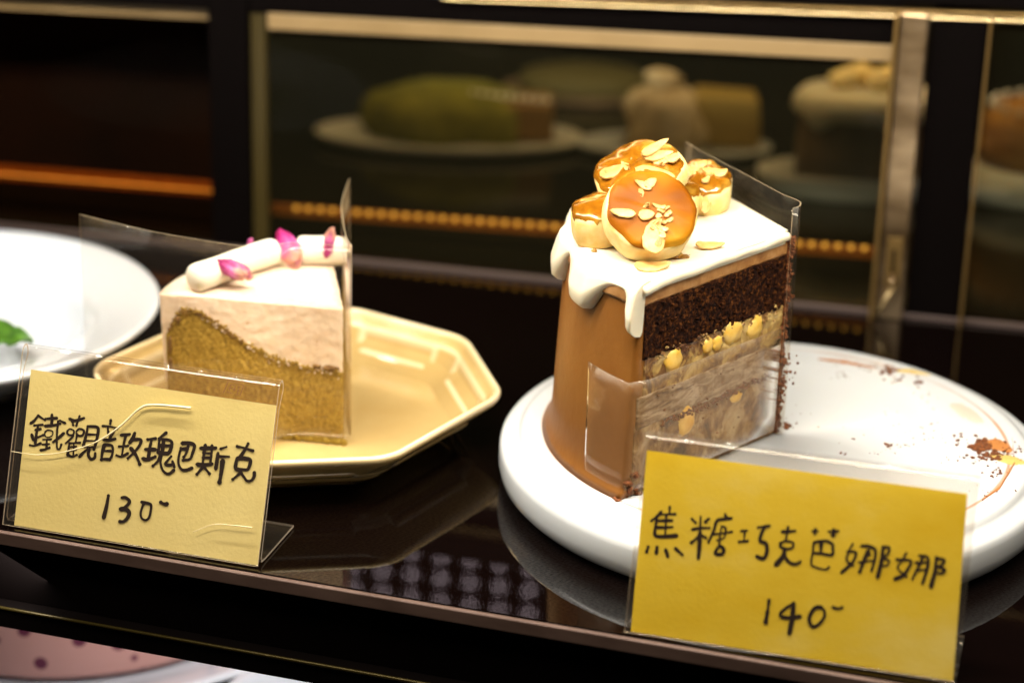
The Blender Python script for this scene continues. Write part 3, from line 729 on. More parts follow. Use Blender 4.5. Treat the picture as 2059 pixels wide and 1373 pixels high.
# wavy lip of icing running along the front cut edge
V, F = [], []
pts = []; rads = []
for i in range(60):
    f = i/59; rr = .001+(RB-.004)*f; pts.append(face_pt(A1, rr, HB-.0018-.0014*(f > .9)*(f-.9)*10+.0006*noise.noise(Vector((f*7, 0, 0))), -.0002)); rads.append(.0017+.0007*noise.noise(Vector((f*5, 3, 0)))+.0004*f)
tube(V, F, pts, rads, 10); mesh('icing_lip', V, F, MT['icing'], ck, True)

# ---- toppings: banana slices glazed with caramel
def frame_from_normal(n_, spin=0):
    n_ = Vector(n_).normalized(); q = n_.to_track_quat('Z', 'Y').to_matrix(); return q @ Matrix.Rotation(R(spin), 3, 'Z')
def on_slice(x, y, z): return P(x, y, z)
BANG = 'glazed banana slices on the cake'
def banana(label, c, nrm, rad, th, spin=0, sx=1.0, dome=.0018, seed=0):
    t = thing('banana_slice', label, 'banana slice', tuple(c), 0, BANG)
    Rm = frame_from_normal(nrm, spin); t.rotation_euler = Rm.to_euler(); V, F = [], []; seg = 96
    prof = [(.001, -th/2), (rad*.80, -th/2), (rad*.95, -th*.44), (rad, -th*.25), (rad*1.01, 0), (rad, th*.3), (rad*.96, th*.46), (rad*.85, th*.5), (.001, th*.5)]; n = len(prof)
    for i in range(seg):
        a = 2*math.pi*i/seg; k = 1+.09*noise.noise(Vector((math.cos(a)*1.8, math.sin(a)*1.8, seed*4)))+.012*math.cos(a*5+seed)+.02*noise.noise(Vector((math.cos(a)*6, math.sin(a)*6, seed)))
        for (q, z) in prof: V.append(Vector((q*k*sx*math.cos(a), q*k*math.sin(a), z)))
    for i in range(seg):
        j = (i+1) % seg
        for k in range(n-1): F.append((i*n+k, j*n+k, j*n+k+1, i*n+k+1))
    mesh('banana_flesh', V, F, MT['banana_side'], t, True)
    V, F = [], []
    prof = [(1.0, -.0004), (1.0, .0004), (.97, .0010), (.9, .0014), (.7, .0014+dome*.5), (.35, .0014+dome*.9), (.01, .0014+dome)]; n = len(prof)
    for i in range(seg):
        a = 2*math.pi*i/seg; ke = (1+.09*noise.noise(Vector((math.cos(a)*1.8, math.sin(a)*1.8, seed*4)))); k = ke*(.925+.09*noise.noise(Vector((math.cos(a)*2, math.sin(a)*2, seed*4+8))))
        dr = max(0, noise.noise(Vector((math.cos(a)*2.6, math.sin(a)*2.6, seed+20)))-.12)*th*(.35 if seed == 1 else 1.3)
        for j, (q, z) in enumerate(prof):
            xx, yy = rad*q*k*sx*math.cos(a), rad*q*k*math.sin(a); zz = th*.5+z
            if q < .99: zz += .0007*noise.noise(Vector((xx*260, yy*260, seed)))+.0009*noise.noise(Vector((xx*90, yy*90, seed+2)))
            if j == 0: zz -= dr; xx *= 1.045; yy *= 1.045
            if j == 1 and dr > 0: xx *= 1.055; yy *= 1.055; zz -= .0004
            V.append(Vector((xx, yy, zz)))
    for i in range(seg):
        j = (i+1) % seg
        for k in range(n-1): F.append((i*n+k, j*n+k, j*n+k+1, i*n+k+1))
    mesh('caramel_glaze', V, F, MT['caramel_matt' if seed == 1 else 'caramel'], t, True)
    return t, Rm
zt = BT+HB
b1 = P(1303, 437, zt+.0135)
B1 = banana('large front banana slice leaning back, its caramel face to the viewer', b1, (.12, -.68, .72), .0168, .0120, seed=1, dome=.0008)
b2 = P(1205, 447, zt+.0072)
B2 = banana('small banana slice lying flat at the far left of the cake top', b2, (-.1, -.15, 1), .0105, .0125, seed=2)
b3 = P(1288, 356, zt+.0180)
B3 = banana('topmost wide banana slice with shiny glazing, resting behind the front one', b3, (-.26, -.30, .92), .0168, .0085, seed=3, sx=1.05)
b4 = P(1415, 383, zt+.0064)
B4 = banana('banana slice at the right of the cluster with almond bits on top', b4, (-.02, -.28, 1), .0125, .0120, seed=4, sx=.86)
b5 = P(1300, 420, zt+.0065)
B5 = banana('half hidden banana slice underneath the pile, propping it up', P(1330, 400, zt+.0060), (.05, 0, 1), .0150, .0120, seed=5)

# almond flakes
ALG = 'almond flakes on the cake'
def flake(label, c, nrm, l, wd, th=.0007, spin=0, bend=.15, seed=0, pointed=True):
    Rm = frame_from_normal(nrm, spin); V, F = [], []; nu, nv = 10, 5
    for sgn in (1, -1):
        for i in range(nu+1):
            u_ = i/nu*2-1; ww = (1-abs(u_)**2.2)**.6*(1-.35*u_ if pointed else 1)*(1+.16*noise.noise(Vector((u_*2.5, seed, 0))))
            for j in range(nv+1):
                v_ = (j/nv*2-1); V.append(Rm @ Vector((u_*l/2, v_*ww*wd/2*(1+.2*noise.noise(Vector((u_*3, v_, seed+3)))), bend*l*(u_*u_-.4)*.5+.0004*noise.noise(Vector((u_*2, v_*2, seed)))+sgn*th/2)))
    n1 = (nu+1)*(nv+1)
    for i in range(nu):
        for j in range(nv):
            a = i*(nv+1)+j; F.append((a, a+nv+1, a+nv+2, a+1)); F.append((n1+a, n1+a+1, n1+a+nv+2, n1+a+nv+1))
    for i in range(nu):
        for j in (0, nv): a = i*(nv+1)+j; F.append((a, a+nv+1, n1+a+nv+1, n1+a))
    for j in range(nv):
        for i in (0, nu): a = i*(nv+1)+j; F.append((a, a+1, n1+a+1, n1+a))
    o = mesh('almond_flake', V, F, MT['almond'], None, True, loc=tuple(c)); tag(o, label, 'almond flake', ALG)
    return o
def on_face(B, cx_, cy_, h):     # point on the glazed face of a banana slice, in its own plane
    t, Rm = B; return Vector(t.location)+Rm @ Vector((cx_, cy_, h))
def face_px(B, th, x, y, lift_=.0014):
    """where the sight line through (x,y) meets the glazed face"""
    t, Rm = B; n_ = Rm @ Vector((0, 0, 1)); o_ = Vector(t.location)+n_*(th/2+lift_+.0004)
    d = Fw + Rt*((x-1029.5)/FPX) - Up*((y-686.5)/FPX); return CAM+d*((o_-CAM).dot(n_)/d.dot(n_)), n_
for (x, y, l, wd, sp_, tilt, lab) in [
        (1313, 480, .0120, .0076, 95, .15, 'large torn pale almond flake low on the front banana face'),
        (1252, 428, .0095, .0034, 170, .1, 'slim almond flake at the left of the front banana face'),
        (1300, 432, .0060, .0040, 10, .3, 'brown edged almond bit at the middle of the front face'),
        (1318, 452, .0065, .0038, 40, .3, 'almond bit just above the large torn flake'),
        (1330, 470, .0040, .0028, 100, .2, 'pale almond chip right of the large torn flake'),
        (1334, 420, .0050, .0016, 20, .5, 'thin almond sliver high right on the front face'),
        (1322, 415, .0045, .0014, 150, .5, 'crossed almond sliver in the upper right of the front face'),
        (1343, 430, .0035, .0016, 60, .4, 'tiny almond sliver at the far right of the front face'),
        (1293, 372, .0070, .0024, 150, .3, 'almond sliver at the top of the front banana face'),
        (1308, 368, .0055, .0034, 30, .3, 'rounded almond bit at the top of the front banana face'),
        (1325, 488, .0040, .0024, 60, .3, 'almond chip near the lower rim of the front face')]:
    c, n_ = face_px(B1, .0120, x, y, .0022)
    flake(lab, c, n_+Vector((random.uniform(-1, 1), random.uniform(-1, 1), random.uniform(-1, 1)))*tilt*.5, l, wd, spin=sp_, seed=x)
for (x, y, l, wd, sp_, tilt, lab) in [
        (1318, 350, .0175, .0066, 5, .1, 'broad smooth almond flake lying across the topmost slice'),
        (1230, 345, .0100, .0062, 60, .2, 'pale almond flake at the left rim of the topmost slice'),
        (1330, 322, .0070, .0050, 30, .5, 'chunky almond bit near the crown of the topmost slice'),
        (1262, 336, .0080, .0030, 160, .3, 'narrow almond piece on the glossy part of the topmost slice'),
        (1352, 318, .0055, .0050, 70, .5, 'almond chip at the right shoulder of the topmost slice')]:
    c, n_ = face_px(B3, .0085, x, y, .0024)
    flake(lab, c, n_+Vector((random.uniform(-1, 1), random.uniform(-1, 1), random.uniform(-1, 1)))*tilt*.5, l, wd, spin=sp_, seed=x+1, th=.0009)
c, n_ = face_px(B3, .0085, 1316, 297, .0060)
flake('long almond flake sticking up as the highest piece of the pile', c, (.35, -.75, .75), .0140, .0034, spin=22, seed=77, th=.0011)
c, n_ = face_px(B3, .0085, 1322, 312, .0040)
flake('brown almond flake lying just under the highest one', c, (.1, -.6, .8), .0120, .0042, spin=8, seed=78, th=.0009)
for (x, y, l, wd, sp_, lab) in [(1398, 342, .0080, .0040, 20, 'flat almond flake on the left of the right hand slice'), (1430, 345, .0075, .0036, 160, 'almond flake on the right of the right hand slice'),
        (1412, 330, .0045, .0042, 80, 'round almond bit standing on the right hand slice'), (1450, 348, .0055, .0040, 60, 'almond chip on the right rim of the right hand slice'),
        (1385, 350, .0060, .0026, 110, 'almond sliver between the topmost and right hand slices'), (1420, 362, .0050, .0024, 30, 'almond sliver low on the right hand slice')]:
    c, n_ = face_px(B4, .0120, x, y, .0028)
    flake(lab, c, n_+Vector((random.uniform(-.3, .3), random.uniform(-.3, .3), 0)), l, wd, spin=sp_, seed=x+2, th=.0010)
for (x, y, z, l, wd, nrm, sp_, lab) in [(1418, 405, zt+.008, .0050, .0026, (.1, -1, .3), 85, 'small almond chip stuck to the side of the right hand slice'),
        (1421, 415, zt+.004, .0055, .0030, (0, -1, .3), 60, 'pointed almond chip at the foot of the right hand slice')]:
    q = P(x, y, z); flake(lab, q-Vector((0, .0005, 0)), nrm, l, wd, spin=sp_, seed=x)
q = P(1428, 492, zt+.0012); flake('flat brown tipped almond flake lying alone near the front icing edge', q, (0, -.1, 1), .0110, .0050, spin=8, seed=91)
q = P(1312, 534, zt+.0010); flake('honey coloured almond flake on the icing below the front slice', q, (0, -.15, 1), .0135, .0070, spin=12, seed=92)
q = P(1172, 424, zt+.0125); flake('almond flake edge poking out at the left of the small slice', q, (-.3, -.5, .6), .0050, .0020, spin=160, seed=93)
def bits(B, th, lab, spots, sd):
    rn = random.Random(sd)
    for (x, y, n_, sp) in spots:
        for i in range(n_):
            c, nn = face_px(B, th, x+rn.gauss(0, sp), y+rn.gauss(0, sp*.8), .0016+rn.random()*.0012)
            flake(lab, c, nn+Vector((rn.uniform(-1, 1), rn.uniform(-1, 1), rn.uniform(-1, 1)))*.8, rn.uniform(.0018, .0040), rn.uniform(.0010, .0022), th=rn.uniform(.0005, .0011), spin=rn.uniform(0, 360), seed=sd+i*3.1)
bits(B1, .0120, 'tiny almond chip in the cluster on the face of the front banana slice', [(1318, 445, 7, 14), (1330, 425, 4, 8), (1300, 395, 2, 12)], 1)
bits(B3, .0085, 'tiny almond chip among the flakes on the topmost banana slice', [(1335, 325, 5, 12), (1270, 345, 4, 20)], 2)
bits(B4, .0120, 'tiny almond chip crowding the top of the right hand banana slice', [(1413, 352, 9, 11)], 3)
# caramel pooled beside the right hand slice and under the front one
for i, (x, y, sx_, sy_) in enumerate([(1400, 421, .008, .004), (1358, 514, .005, .003), (1175, 470, .0012, .0010), (1195, 505, .0010, .0008)]):
    q = P(x, y, zt+.0003); o = blob('caramel_drop', q, (sx_, sy_, .0009), MT['caramel'], None, jit=.3, seed=i+60)
    tag(o, ['caramel pool at the foot of the right hand banana slice', 'caramel dribble at the right foot of the front banana slice', 'tiny caramel speck on the icing left of the front slice', 'tiny caramel speck on the icing above the first drip'][i], 'caramel drop')

# ---- clear film round the banana slice
def ribbon(name, pts, zb, zt_, m, parent, nz_=6, th=.00028, bow=0):
    """upright thin sheet along plan points; zb/zt_ functions of 0..1"""
    V, F = [], []; n = len(pts)
    for sd in (0, 1):
        for i, q in enumerate(pts):
            t_ = (pts[min(i+1, n-1)]-pts[max(i-1, 0)]).normalized(); nn = Vector((-t_.y, t_.x, 0))
            f = i/(n-1)
            for k in range(nz_+1):
                z = zb(f)+(zt_(f)-zb(f))*k/nz_; V.append(Vector((q.x, q.y, 0))+nn*(th*(sd-.5)+bow*math.sin(math.pi*k/nz_))+Z*z)
    o_ = n*(nz_+1)
    for i in range(n-1):
        for k in range(nz_):
            a = i*(nz_+1)+k; b_ = a+nz_+1; F.append((a, b_, b_+1, a+1)); F.append((o_+a, o_+a+1, o_+b_+1, o_+b_))
    nf = len(F)
    for i in range(n-1):
        for k in (0, nz_): a = i*(nz_+1)+k; b_ = a+nz_+1; F.append((a, b_, o_+b_, o_+a))
    for k in range(nz_):
        for i in (0, n-1): a = i*(nz_+1)+k; F.append((a, a+1, o_+a+1, o_+a))
    fm = [0]*nf+[1]*(len(F)-nf)
    return mesh(name, V, F, m, parent, True, mats=[m, MT['film_edge'] if name == 'film_sheet' else m], fm=fm)
def lerp_path(ctrl, n=40):
    """Catmull-Rom through plan points"""
    c = [Vector((q[0], q[1], 0)) for q in ctrl]; out = []
    seg_ = len(c)-1
    for i in range(n+1):
        t_ = i/n*seg_; k = min(int(t_), seg_-1); f = t_-k
        p0, p1, p2, p3 = c[max(k-1, 0)], c[k], c[k+1], c[min(k+2, seg_)]
        out.append(.5*((2*p1)+(-p0+p2)*f+(2*p0-5*p1+4*p2-p3)*f*f+(-p0+3*p1-3*p2+p3)*f**3))
    return out
fl = thing('cake_film', 'clear plastic film standing round the cut sides of the banana slice', 'plastic film', (TX, TY, BT))
def fp(a, rr, off): q = face_pt(a, rr, 0, off); return (q.x, q.y)
nb_ = .0022
ctrl = [fp(A1, .0015, -nb_*.9), (.0030, -.0012), (.0030, .0028), fp(A0, .012, nb_), fp(A0, .04, nb_), fp(A0, .07, nb_), fp(A0, .085, nb_+.002)]
ribbon('film_sheet', lerp_path(ctrl, 80), lambda f: .0008, lambda f: .0924+.0015*math.sin(f*3), MT['film'], fl)
pl_ = []
for i in range(14): a = 226.3-14.5*(13-i)/13; q = rad_b(.03)+.0022; pl_.append(Vector((math.cos(R(a))*q, math.sin(R(a))*q, 0)))
pl_ += [Vector((*fp(A1, rr, -nb_-.0005), 0)) for rr in (.080, .060, .040, .020, .004)]
ribbon('film_reflection', pl_, lambda f: .0038-.0005*f, lambda f: .0465-.001*f, MT['film_reflection'], fl)  # milky sheet: the board's reflection in the film put in as haze

# crumbs on the board
def crumb_field(name, label, spots, m, seedv, base):
    V, F = [], []; rn = random.Random(seedv)
    for (x, y, n_, sx_, sy_, big) in spots:
        for i in range(n_):
            q = P(x+rn.gauss(0, sx_), y+rn.gauss(0, sy_), base); s_ = rn.uniform(.25, 1)*big
            bm = bmesh.new(); bmesh.ops.create_icosphere(bm, subdivisions=1, radius=s_); k = len(V)
            for v in bm.verts: V.append(Vector((v.co.x*(1+rn.uniform(-.3, .5)), v.co.y*(1+rn.uniform(-.3, .5)), v.co.z*.6))+q)
            for f in bm.faces: F.append(tuple(k+v.index for v in f.verts))
            bm.free()
    o = mesh(name, V, F, m); tag(o, label, 'crumbs', kind='stuff'); return o
crumb_field('board_crumbs', 'brown chocolate crumbs scattered over the white cake board', [
    (1790, 745, 26, 9, 5, .0011), (1800, 765, 16, 14, 6, .0007), (1750, 735, 40, 26, 5, .0004), (1690, 728, 26, 30, 5, .0003), (1844, 769, 6, 4, 3, .0012), (1690, 753, 14, 14, 6, .0004),
    (1972, 895, 46, 9, 6, .0016), (1990, 915, 50, 20, 6, .0011), (1955, 922, 36, 30, 4, .0004), (2005, 950, 20, 12, 8, .0006), (1935, 885, 12, 10, 4, .0007), (2030, 905, 30, 12, 8, .0006), (1985, 985, 16, 25, 12, .0004),
    (1785, 893, 14, 4, 2, .0006), (1815, 895, 22, 16, 2, .0003), (1715, 882, 3, 2, 1, .0007), (1695, 910, 8, 4, 2, .0005), (1780, 908, 12, 14, 4, .0003), (1830, 860, 12, 40, 20, .0003), (1860, 798, 16, 14, 8, .0003), (1700, 860, 12, 60, 30, .0003),
    (1880, 870, 20, 30, 12, .00035), (1645, 857, 3, 1, 1, .0005), (1250, 1000, 9, 7, 4, .0012), (1600, 840, 10, 12, 10, .0004), (1582, 855, 7, 4, 4, .0015)], MT['crumb'], 3, BT+.0003)
def smear(label, m, pts, wd, seed):
    """thin dried streak lying on the board"""
    V, F = [], []; n = len(pts); k_ = 24
    for i in range(k_+1):
        t_ = i/k_*(n-1); a = min(int(t_), n-2); f = t_-a; x = pts[a][0]*(1-f)+pts[a+1][0]*f; y = pts[a][1]*(1-f)+pts[a+1][1]*f
        ww = wd*math.sin(math.pi*(i+.3)/(k_+.6))**.6*(1+.6*noise.noise(Vector((i*.5, seed, 0))))
        for j in range(5):
            v_ = (j/4-.5)*2; q = P(x, y+v_*ww, BT); V.append(Vector((q.x, q.y, BT+.00008+.00035*(1-v_*v_))))
    for i in range(k_):
        for j in range(4): F.append((i*5+j, (i+1)*5+j, (i+1)*5+j+1, i*5+j+1))
    o = mesh('sauce_smear', V, F, m, None, True); tag(o, label, 'sauce smear')
smear('yellow sauce smear crossing the board rim at the right edge', MT['yellow_stain'], [(1990, 915), (2030, 925), (2062, 930)], 9, 1)
smear('yellow sauce streak by the back rim of the board', MT['yellow_stain'], [(1795, 745), (1830, 746), (1870, 754)], 4, 2)
smear('pale brown smudge in the right half of the board', mat('smudge', (.60, .47, .40), .5), [(1910, 815), (1945, 830), (1978, 848)], 13, 3)
smear('long caramel streak following the right inner ring of the board', MT['stain'], [(2035, 880), (2040, 930), (2010, 980), (1975, 1005)], 4, 4)
smear('brown smear beside the crumb heap at the right of the board', MT['stain'], [(1975, 890), (2010, 895), (2036, 905)], 12, 5)
smear('faint brown streak along the back ring of the board', MT['stain'], [(1645, 722), (1700, 728), (1760, 740)], 3, 6)

# ------------------------------------------------------------------ rose basque slice
tx, ty, tz = -.0656, .8605, .0058
TH = .0570; TR = .0735; a_f, a_b = 99.0, 171.6      # back face, front face
sl = thing('rose_cheesecake_slice', 'olive brown baked cheesecake slice topped with thick pale pink cream', 'cake slice', (tx, ty, tz))
def h_b(rr):
    """height of the baked body over the radius: high at the outer rim, sunk to the middle"""
    ks = [(0, .0300), (.012, .0312), (.022, .0330), (.030, .0352), (.037, .0385), (.044, .0425), (.050, .0465), (.056, .0500), (.061, .0512), (.0655, .0500), (.0685, .0450), (.071, .0400), (.08, .04)]
    for (r0, z0), (r1, z1) in zip(ks, ks[1:]):
        if r0 <= rr <= r1:
            f = (rr-r0)/(r1-r0); f = f*f*(3-2*f) if False else f; return z0+(z1-z0)*f
    return ks[-1][1]
def rad_t(z): return TR-.0022+.0022*(z/TH)
wedge('cheesecake_body', .0712, 0, .05, a_f, a_b, MT['basque'], sl, proud=.0003, jit=.00045, zj=.0004, nz_=40, ns=130, na=30, freq=600, seed=7, topf=h_b)
wedge('rose_cream', TR, .001, TH, a_f, a_b, MT['pink_cream'], sl, jit=.00025, zj=.0, nz_=34, ns=90, na=40, freq=260, seed=9,
      botf=lambda rr: (h_b(rr)-.004 if rr < .0665 else .020), radf=rad_t)
# pits where the crust shows through
for (rr, z, sx_, sz_) in [(.005, .0318, .003, .0011), (.0105, .0322, .0016, .0009), (.066, .047, .001, .0015), (.0695, .036, .0008, .004), (.0695, .028, .0009, .003)]:
    blob('dark_pit', face_pt(a_b, rr, z, -.0006), (sx_, .0008, sz_), MT['basque_crust'], sl, jit=.35, seed=int(rr*1e4), sub=2, rot=Matrix.Rotation(R(a_b), 3, 'Z'))
for nm, mm_, n_, r0, r1, sg in (('crust_line', 'basque_crust', 190, .040, .0700, .0005), ('join_crumbs', 'basque', 260, .002, .068, .0007), ('cream_flecks', 'pink_cream', 50, .002, .055, .0008)):
    V, F = [], []
    for i in range(n_):
        rr = rnd.uniform(r0, r1); off_ = .0007 if nm == 'cream_flecks' else 0
        c = face_pt(a_b, rr, h_b(rr)+rnd.gauss(0, sg)-off_, -.0006); s_ = rnd.uniform(.00025, .0006)
        bm = bmesh.new(); bmesh.ops.create_icosphere(bm, subdivisions=1, radius=s_); k = len(V)
        for v in bm.verts: V.append(v.co*(1+rnd.uniform(-.3, .3))+c)
        for fc in bm.faces: F.append(tuple(k+v.index for v in fc.verts))
        bm.free()
    mesh(nm, V, F, MT[mm_], sl)
# crumbly foot at the tip
V, F = [], []
for i in range(120):
    f = rnd.random(); c = face_pt(a_b, f*f*.03-.0015, rnd.uniform(.0002, .0018), -.0008-rnd.random()*.0008); s_ = rnd.uniform(.0003, .0008)
    bm = bmesh.new(); bmesh.ops.create_icosphere(bm, subdivisions=1, radius=s_); k = len(V)
    for v in bm.verts: V.append(v.co*(1+rnd.uniform(-.3, .3))+c)
    for fc in bm.faces: F.append(tuple(k+v.index for v in fc.verts))
    bm.free()
mesh('foot_crumbs', V, F, MT['basque'], sl)

# cream rolls
zr = tz+TH
def roll(label, pts, rad):
    V, F = [], []; n = len(pts)
    rr = []
    full = lerp3(pts, 26)
    for i in range(len(full)):
        f = i/(len(full)-1); e_ = min(f, 1-f)*len(full)/3; rr.append(rad*(1-(1-min(1, e_))**2.4*.55)*(1+.05*noise.noise(Vector((f*4, rad*900, 0)))))
    tube(V, F, full, rr, 24); o = mesh('cream_roll', V, F, MT['cream'], None, True); tag(o, label, 'cream roll', 'cream rolls on the slice'); return o
def lerp3(c, n):
    c = [Vector(q) for q in c]; out = []; sg_ = len(c)-1
    for i in range(n+1):
        t_ = i/n*sg_; k = min(int(t_), sg_-1); f = t_-k; p0, p1, p2, p3 = c[max(k-1, 0)], c[k], c[k+1], c[min(k+2, sg_)]
        out.append(.5*((2*p1)+(-p0+p2)*f+(2*p0-5*p1+4*p2-p3)*f*f+(-p0+3*p1-3*p2+p3)*f**3))
    return out
rz_ = zr+.0058
roll('long white cream roll lying slantwise along the left of the slice top', [P(384, 562, rz_), P(440, 543, rz_+.0003), P(500, 521, rz_+.0006), P(558, 503, rz_+.0006)], .0055)
roll('short white cream roll at the back right of the slice top', [P(598, 504, rz_-.001), P(640, 503, rz_), P(668, 504, rz_), P(690, 506, rz_-.001)], .0058)
roll('small white cream dab between the two rolls', [P(545, 510, rz_-.002), P(575, 520, rz_-.003), P(590, 526, rz_-.004)], .0040)
# petals
def petal(label, c, l, wd, nrm, spin, cup=.35, seed=0, curl=0):
    Rm = frame_from_normal(nrm, spin); V, F = [], []; nu, nv = 14, 10
    for i in range(nu+1):
        u_ = i/nu
        ww = math.sin(math.pi*min(.97, .06+u_*.92))**.55*(.5+.6*u_)
        for j in range(nv+1):
            v_ = j/nv*2-1
            V.append(Vector(((u_-.5)*l, v_*ww*wd/2*(1+.15*noise.noise(Vector((u_*5, seed, 1)))), cup*wd*(v_*v_)*.8+curl*l*(u_-.5)**2+.0026*noise.noise(Vector((u_*4, v_*2.4, seed)))+.0004*math.cos(v_*14))))
    for i in range(nu):
        for j in range(nv): a = i*(nv+1)+j; F.append((a, a+nv+1, a+nv+2, a+1))
    o = mesh('rose_petal', V, F, MT['petal'], None, True, loc=tuple(c)); s = o.modifiers.new('t', 'SOLIDIFY'); s.thickness = .00015; o.rotation_euler = Rm.to_euler()
    tag(o, label, 'rose petal', 'dried rose petals on the slice'); return o
petal('deep magenta petal draped over the end of the long cream roll', P(583, 487, zr+.0115), .0150, .0125, (.25, -.65, .6), -70, seed=1, cup=-.4, curl=-.5)
petal('pink curled petal hanging below the deep magenta one', P(590, 512, zr+.0060), .0120, .0085, (.3, -.9, .3), -80, seed=4, cup=-.3)
petal('dusty magenta petal folded over the middle of the long roll', P(462, 530, zr+.0120), .0135, .0095, (-.1, -.6, .75), -25, seed=2, cup=-.45, curl=-.7)
petal('pink tinged yellow curled petal edge below the dusty magenta one', P(487, 545, zr+.0075), .0100, .0055, (.4, -.8, .4), -50, seed=6, cup=.4)
petal('narrow pink petal upright behind the film at the right corner', P(664, 488, zr+.0120), .0130, .0058, (-.2, -.95, .1), 80, seed=3)
petal('tiny orange petal scrap behind the middle of the long roll', P(503, 488, zr+.0115), .0040, .0026, (.1, -.9, .4), 70, seed=8)
# film round the rose slice: front arm flares out to the left, back arm bends back
fl = thing('cake_film', 'clear plastic film flaring out left of the rose topped slice', 'plastic film', (tx, ty, tz))
def loc2(x, y, z): q = P(x, y, z); return (q.x-tx, q.y-ty)
ztf = tz+.0836
L0 = loc2(160, 431, ztf); L1 = loc2(330, 470, ztf); L2 = loc2(510, 497, ztf)
ctrl = [L0, ((L0[0]+L1[0])/2, (L0[1]+L1[1])/2-.0006), L1, (L2[0], L2[1]), fp(a_b, .02, -.0035), (.0014, -.0022), (.0022, .0012), fp(a_f, .010, .0018), fp(a_f, .045, .0030), (.0085-.012, .0800)]
pth = lerp_path(ctrl, 90)
ribbon('film_sheet', pth, lambda f: .0034 if f > .3 else .0034+.0*(f), lambda f: .0836, MT['film'], fl, nz_=6)

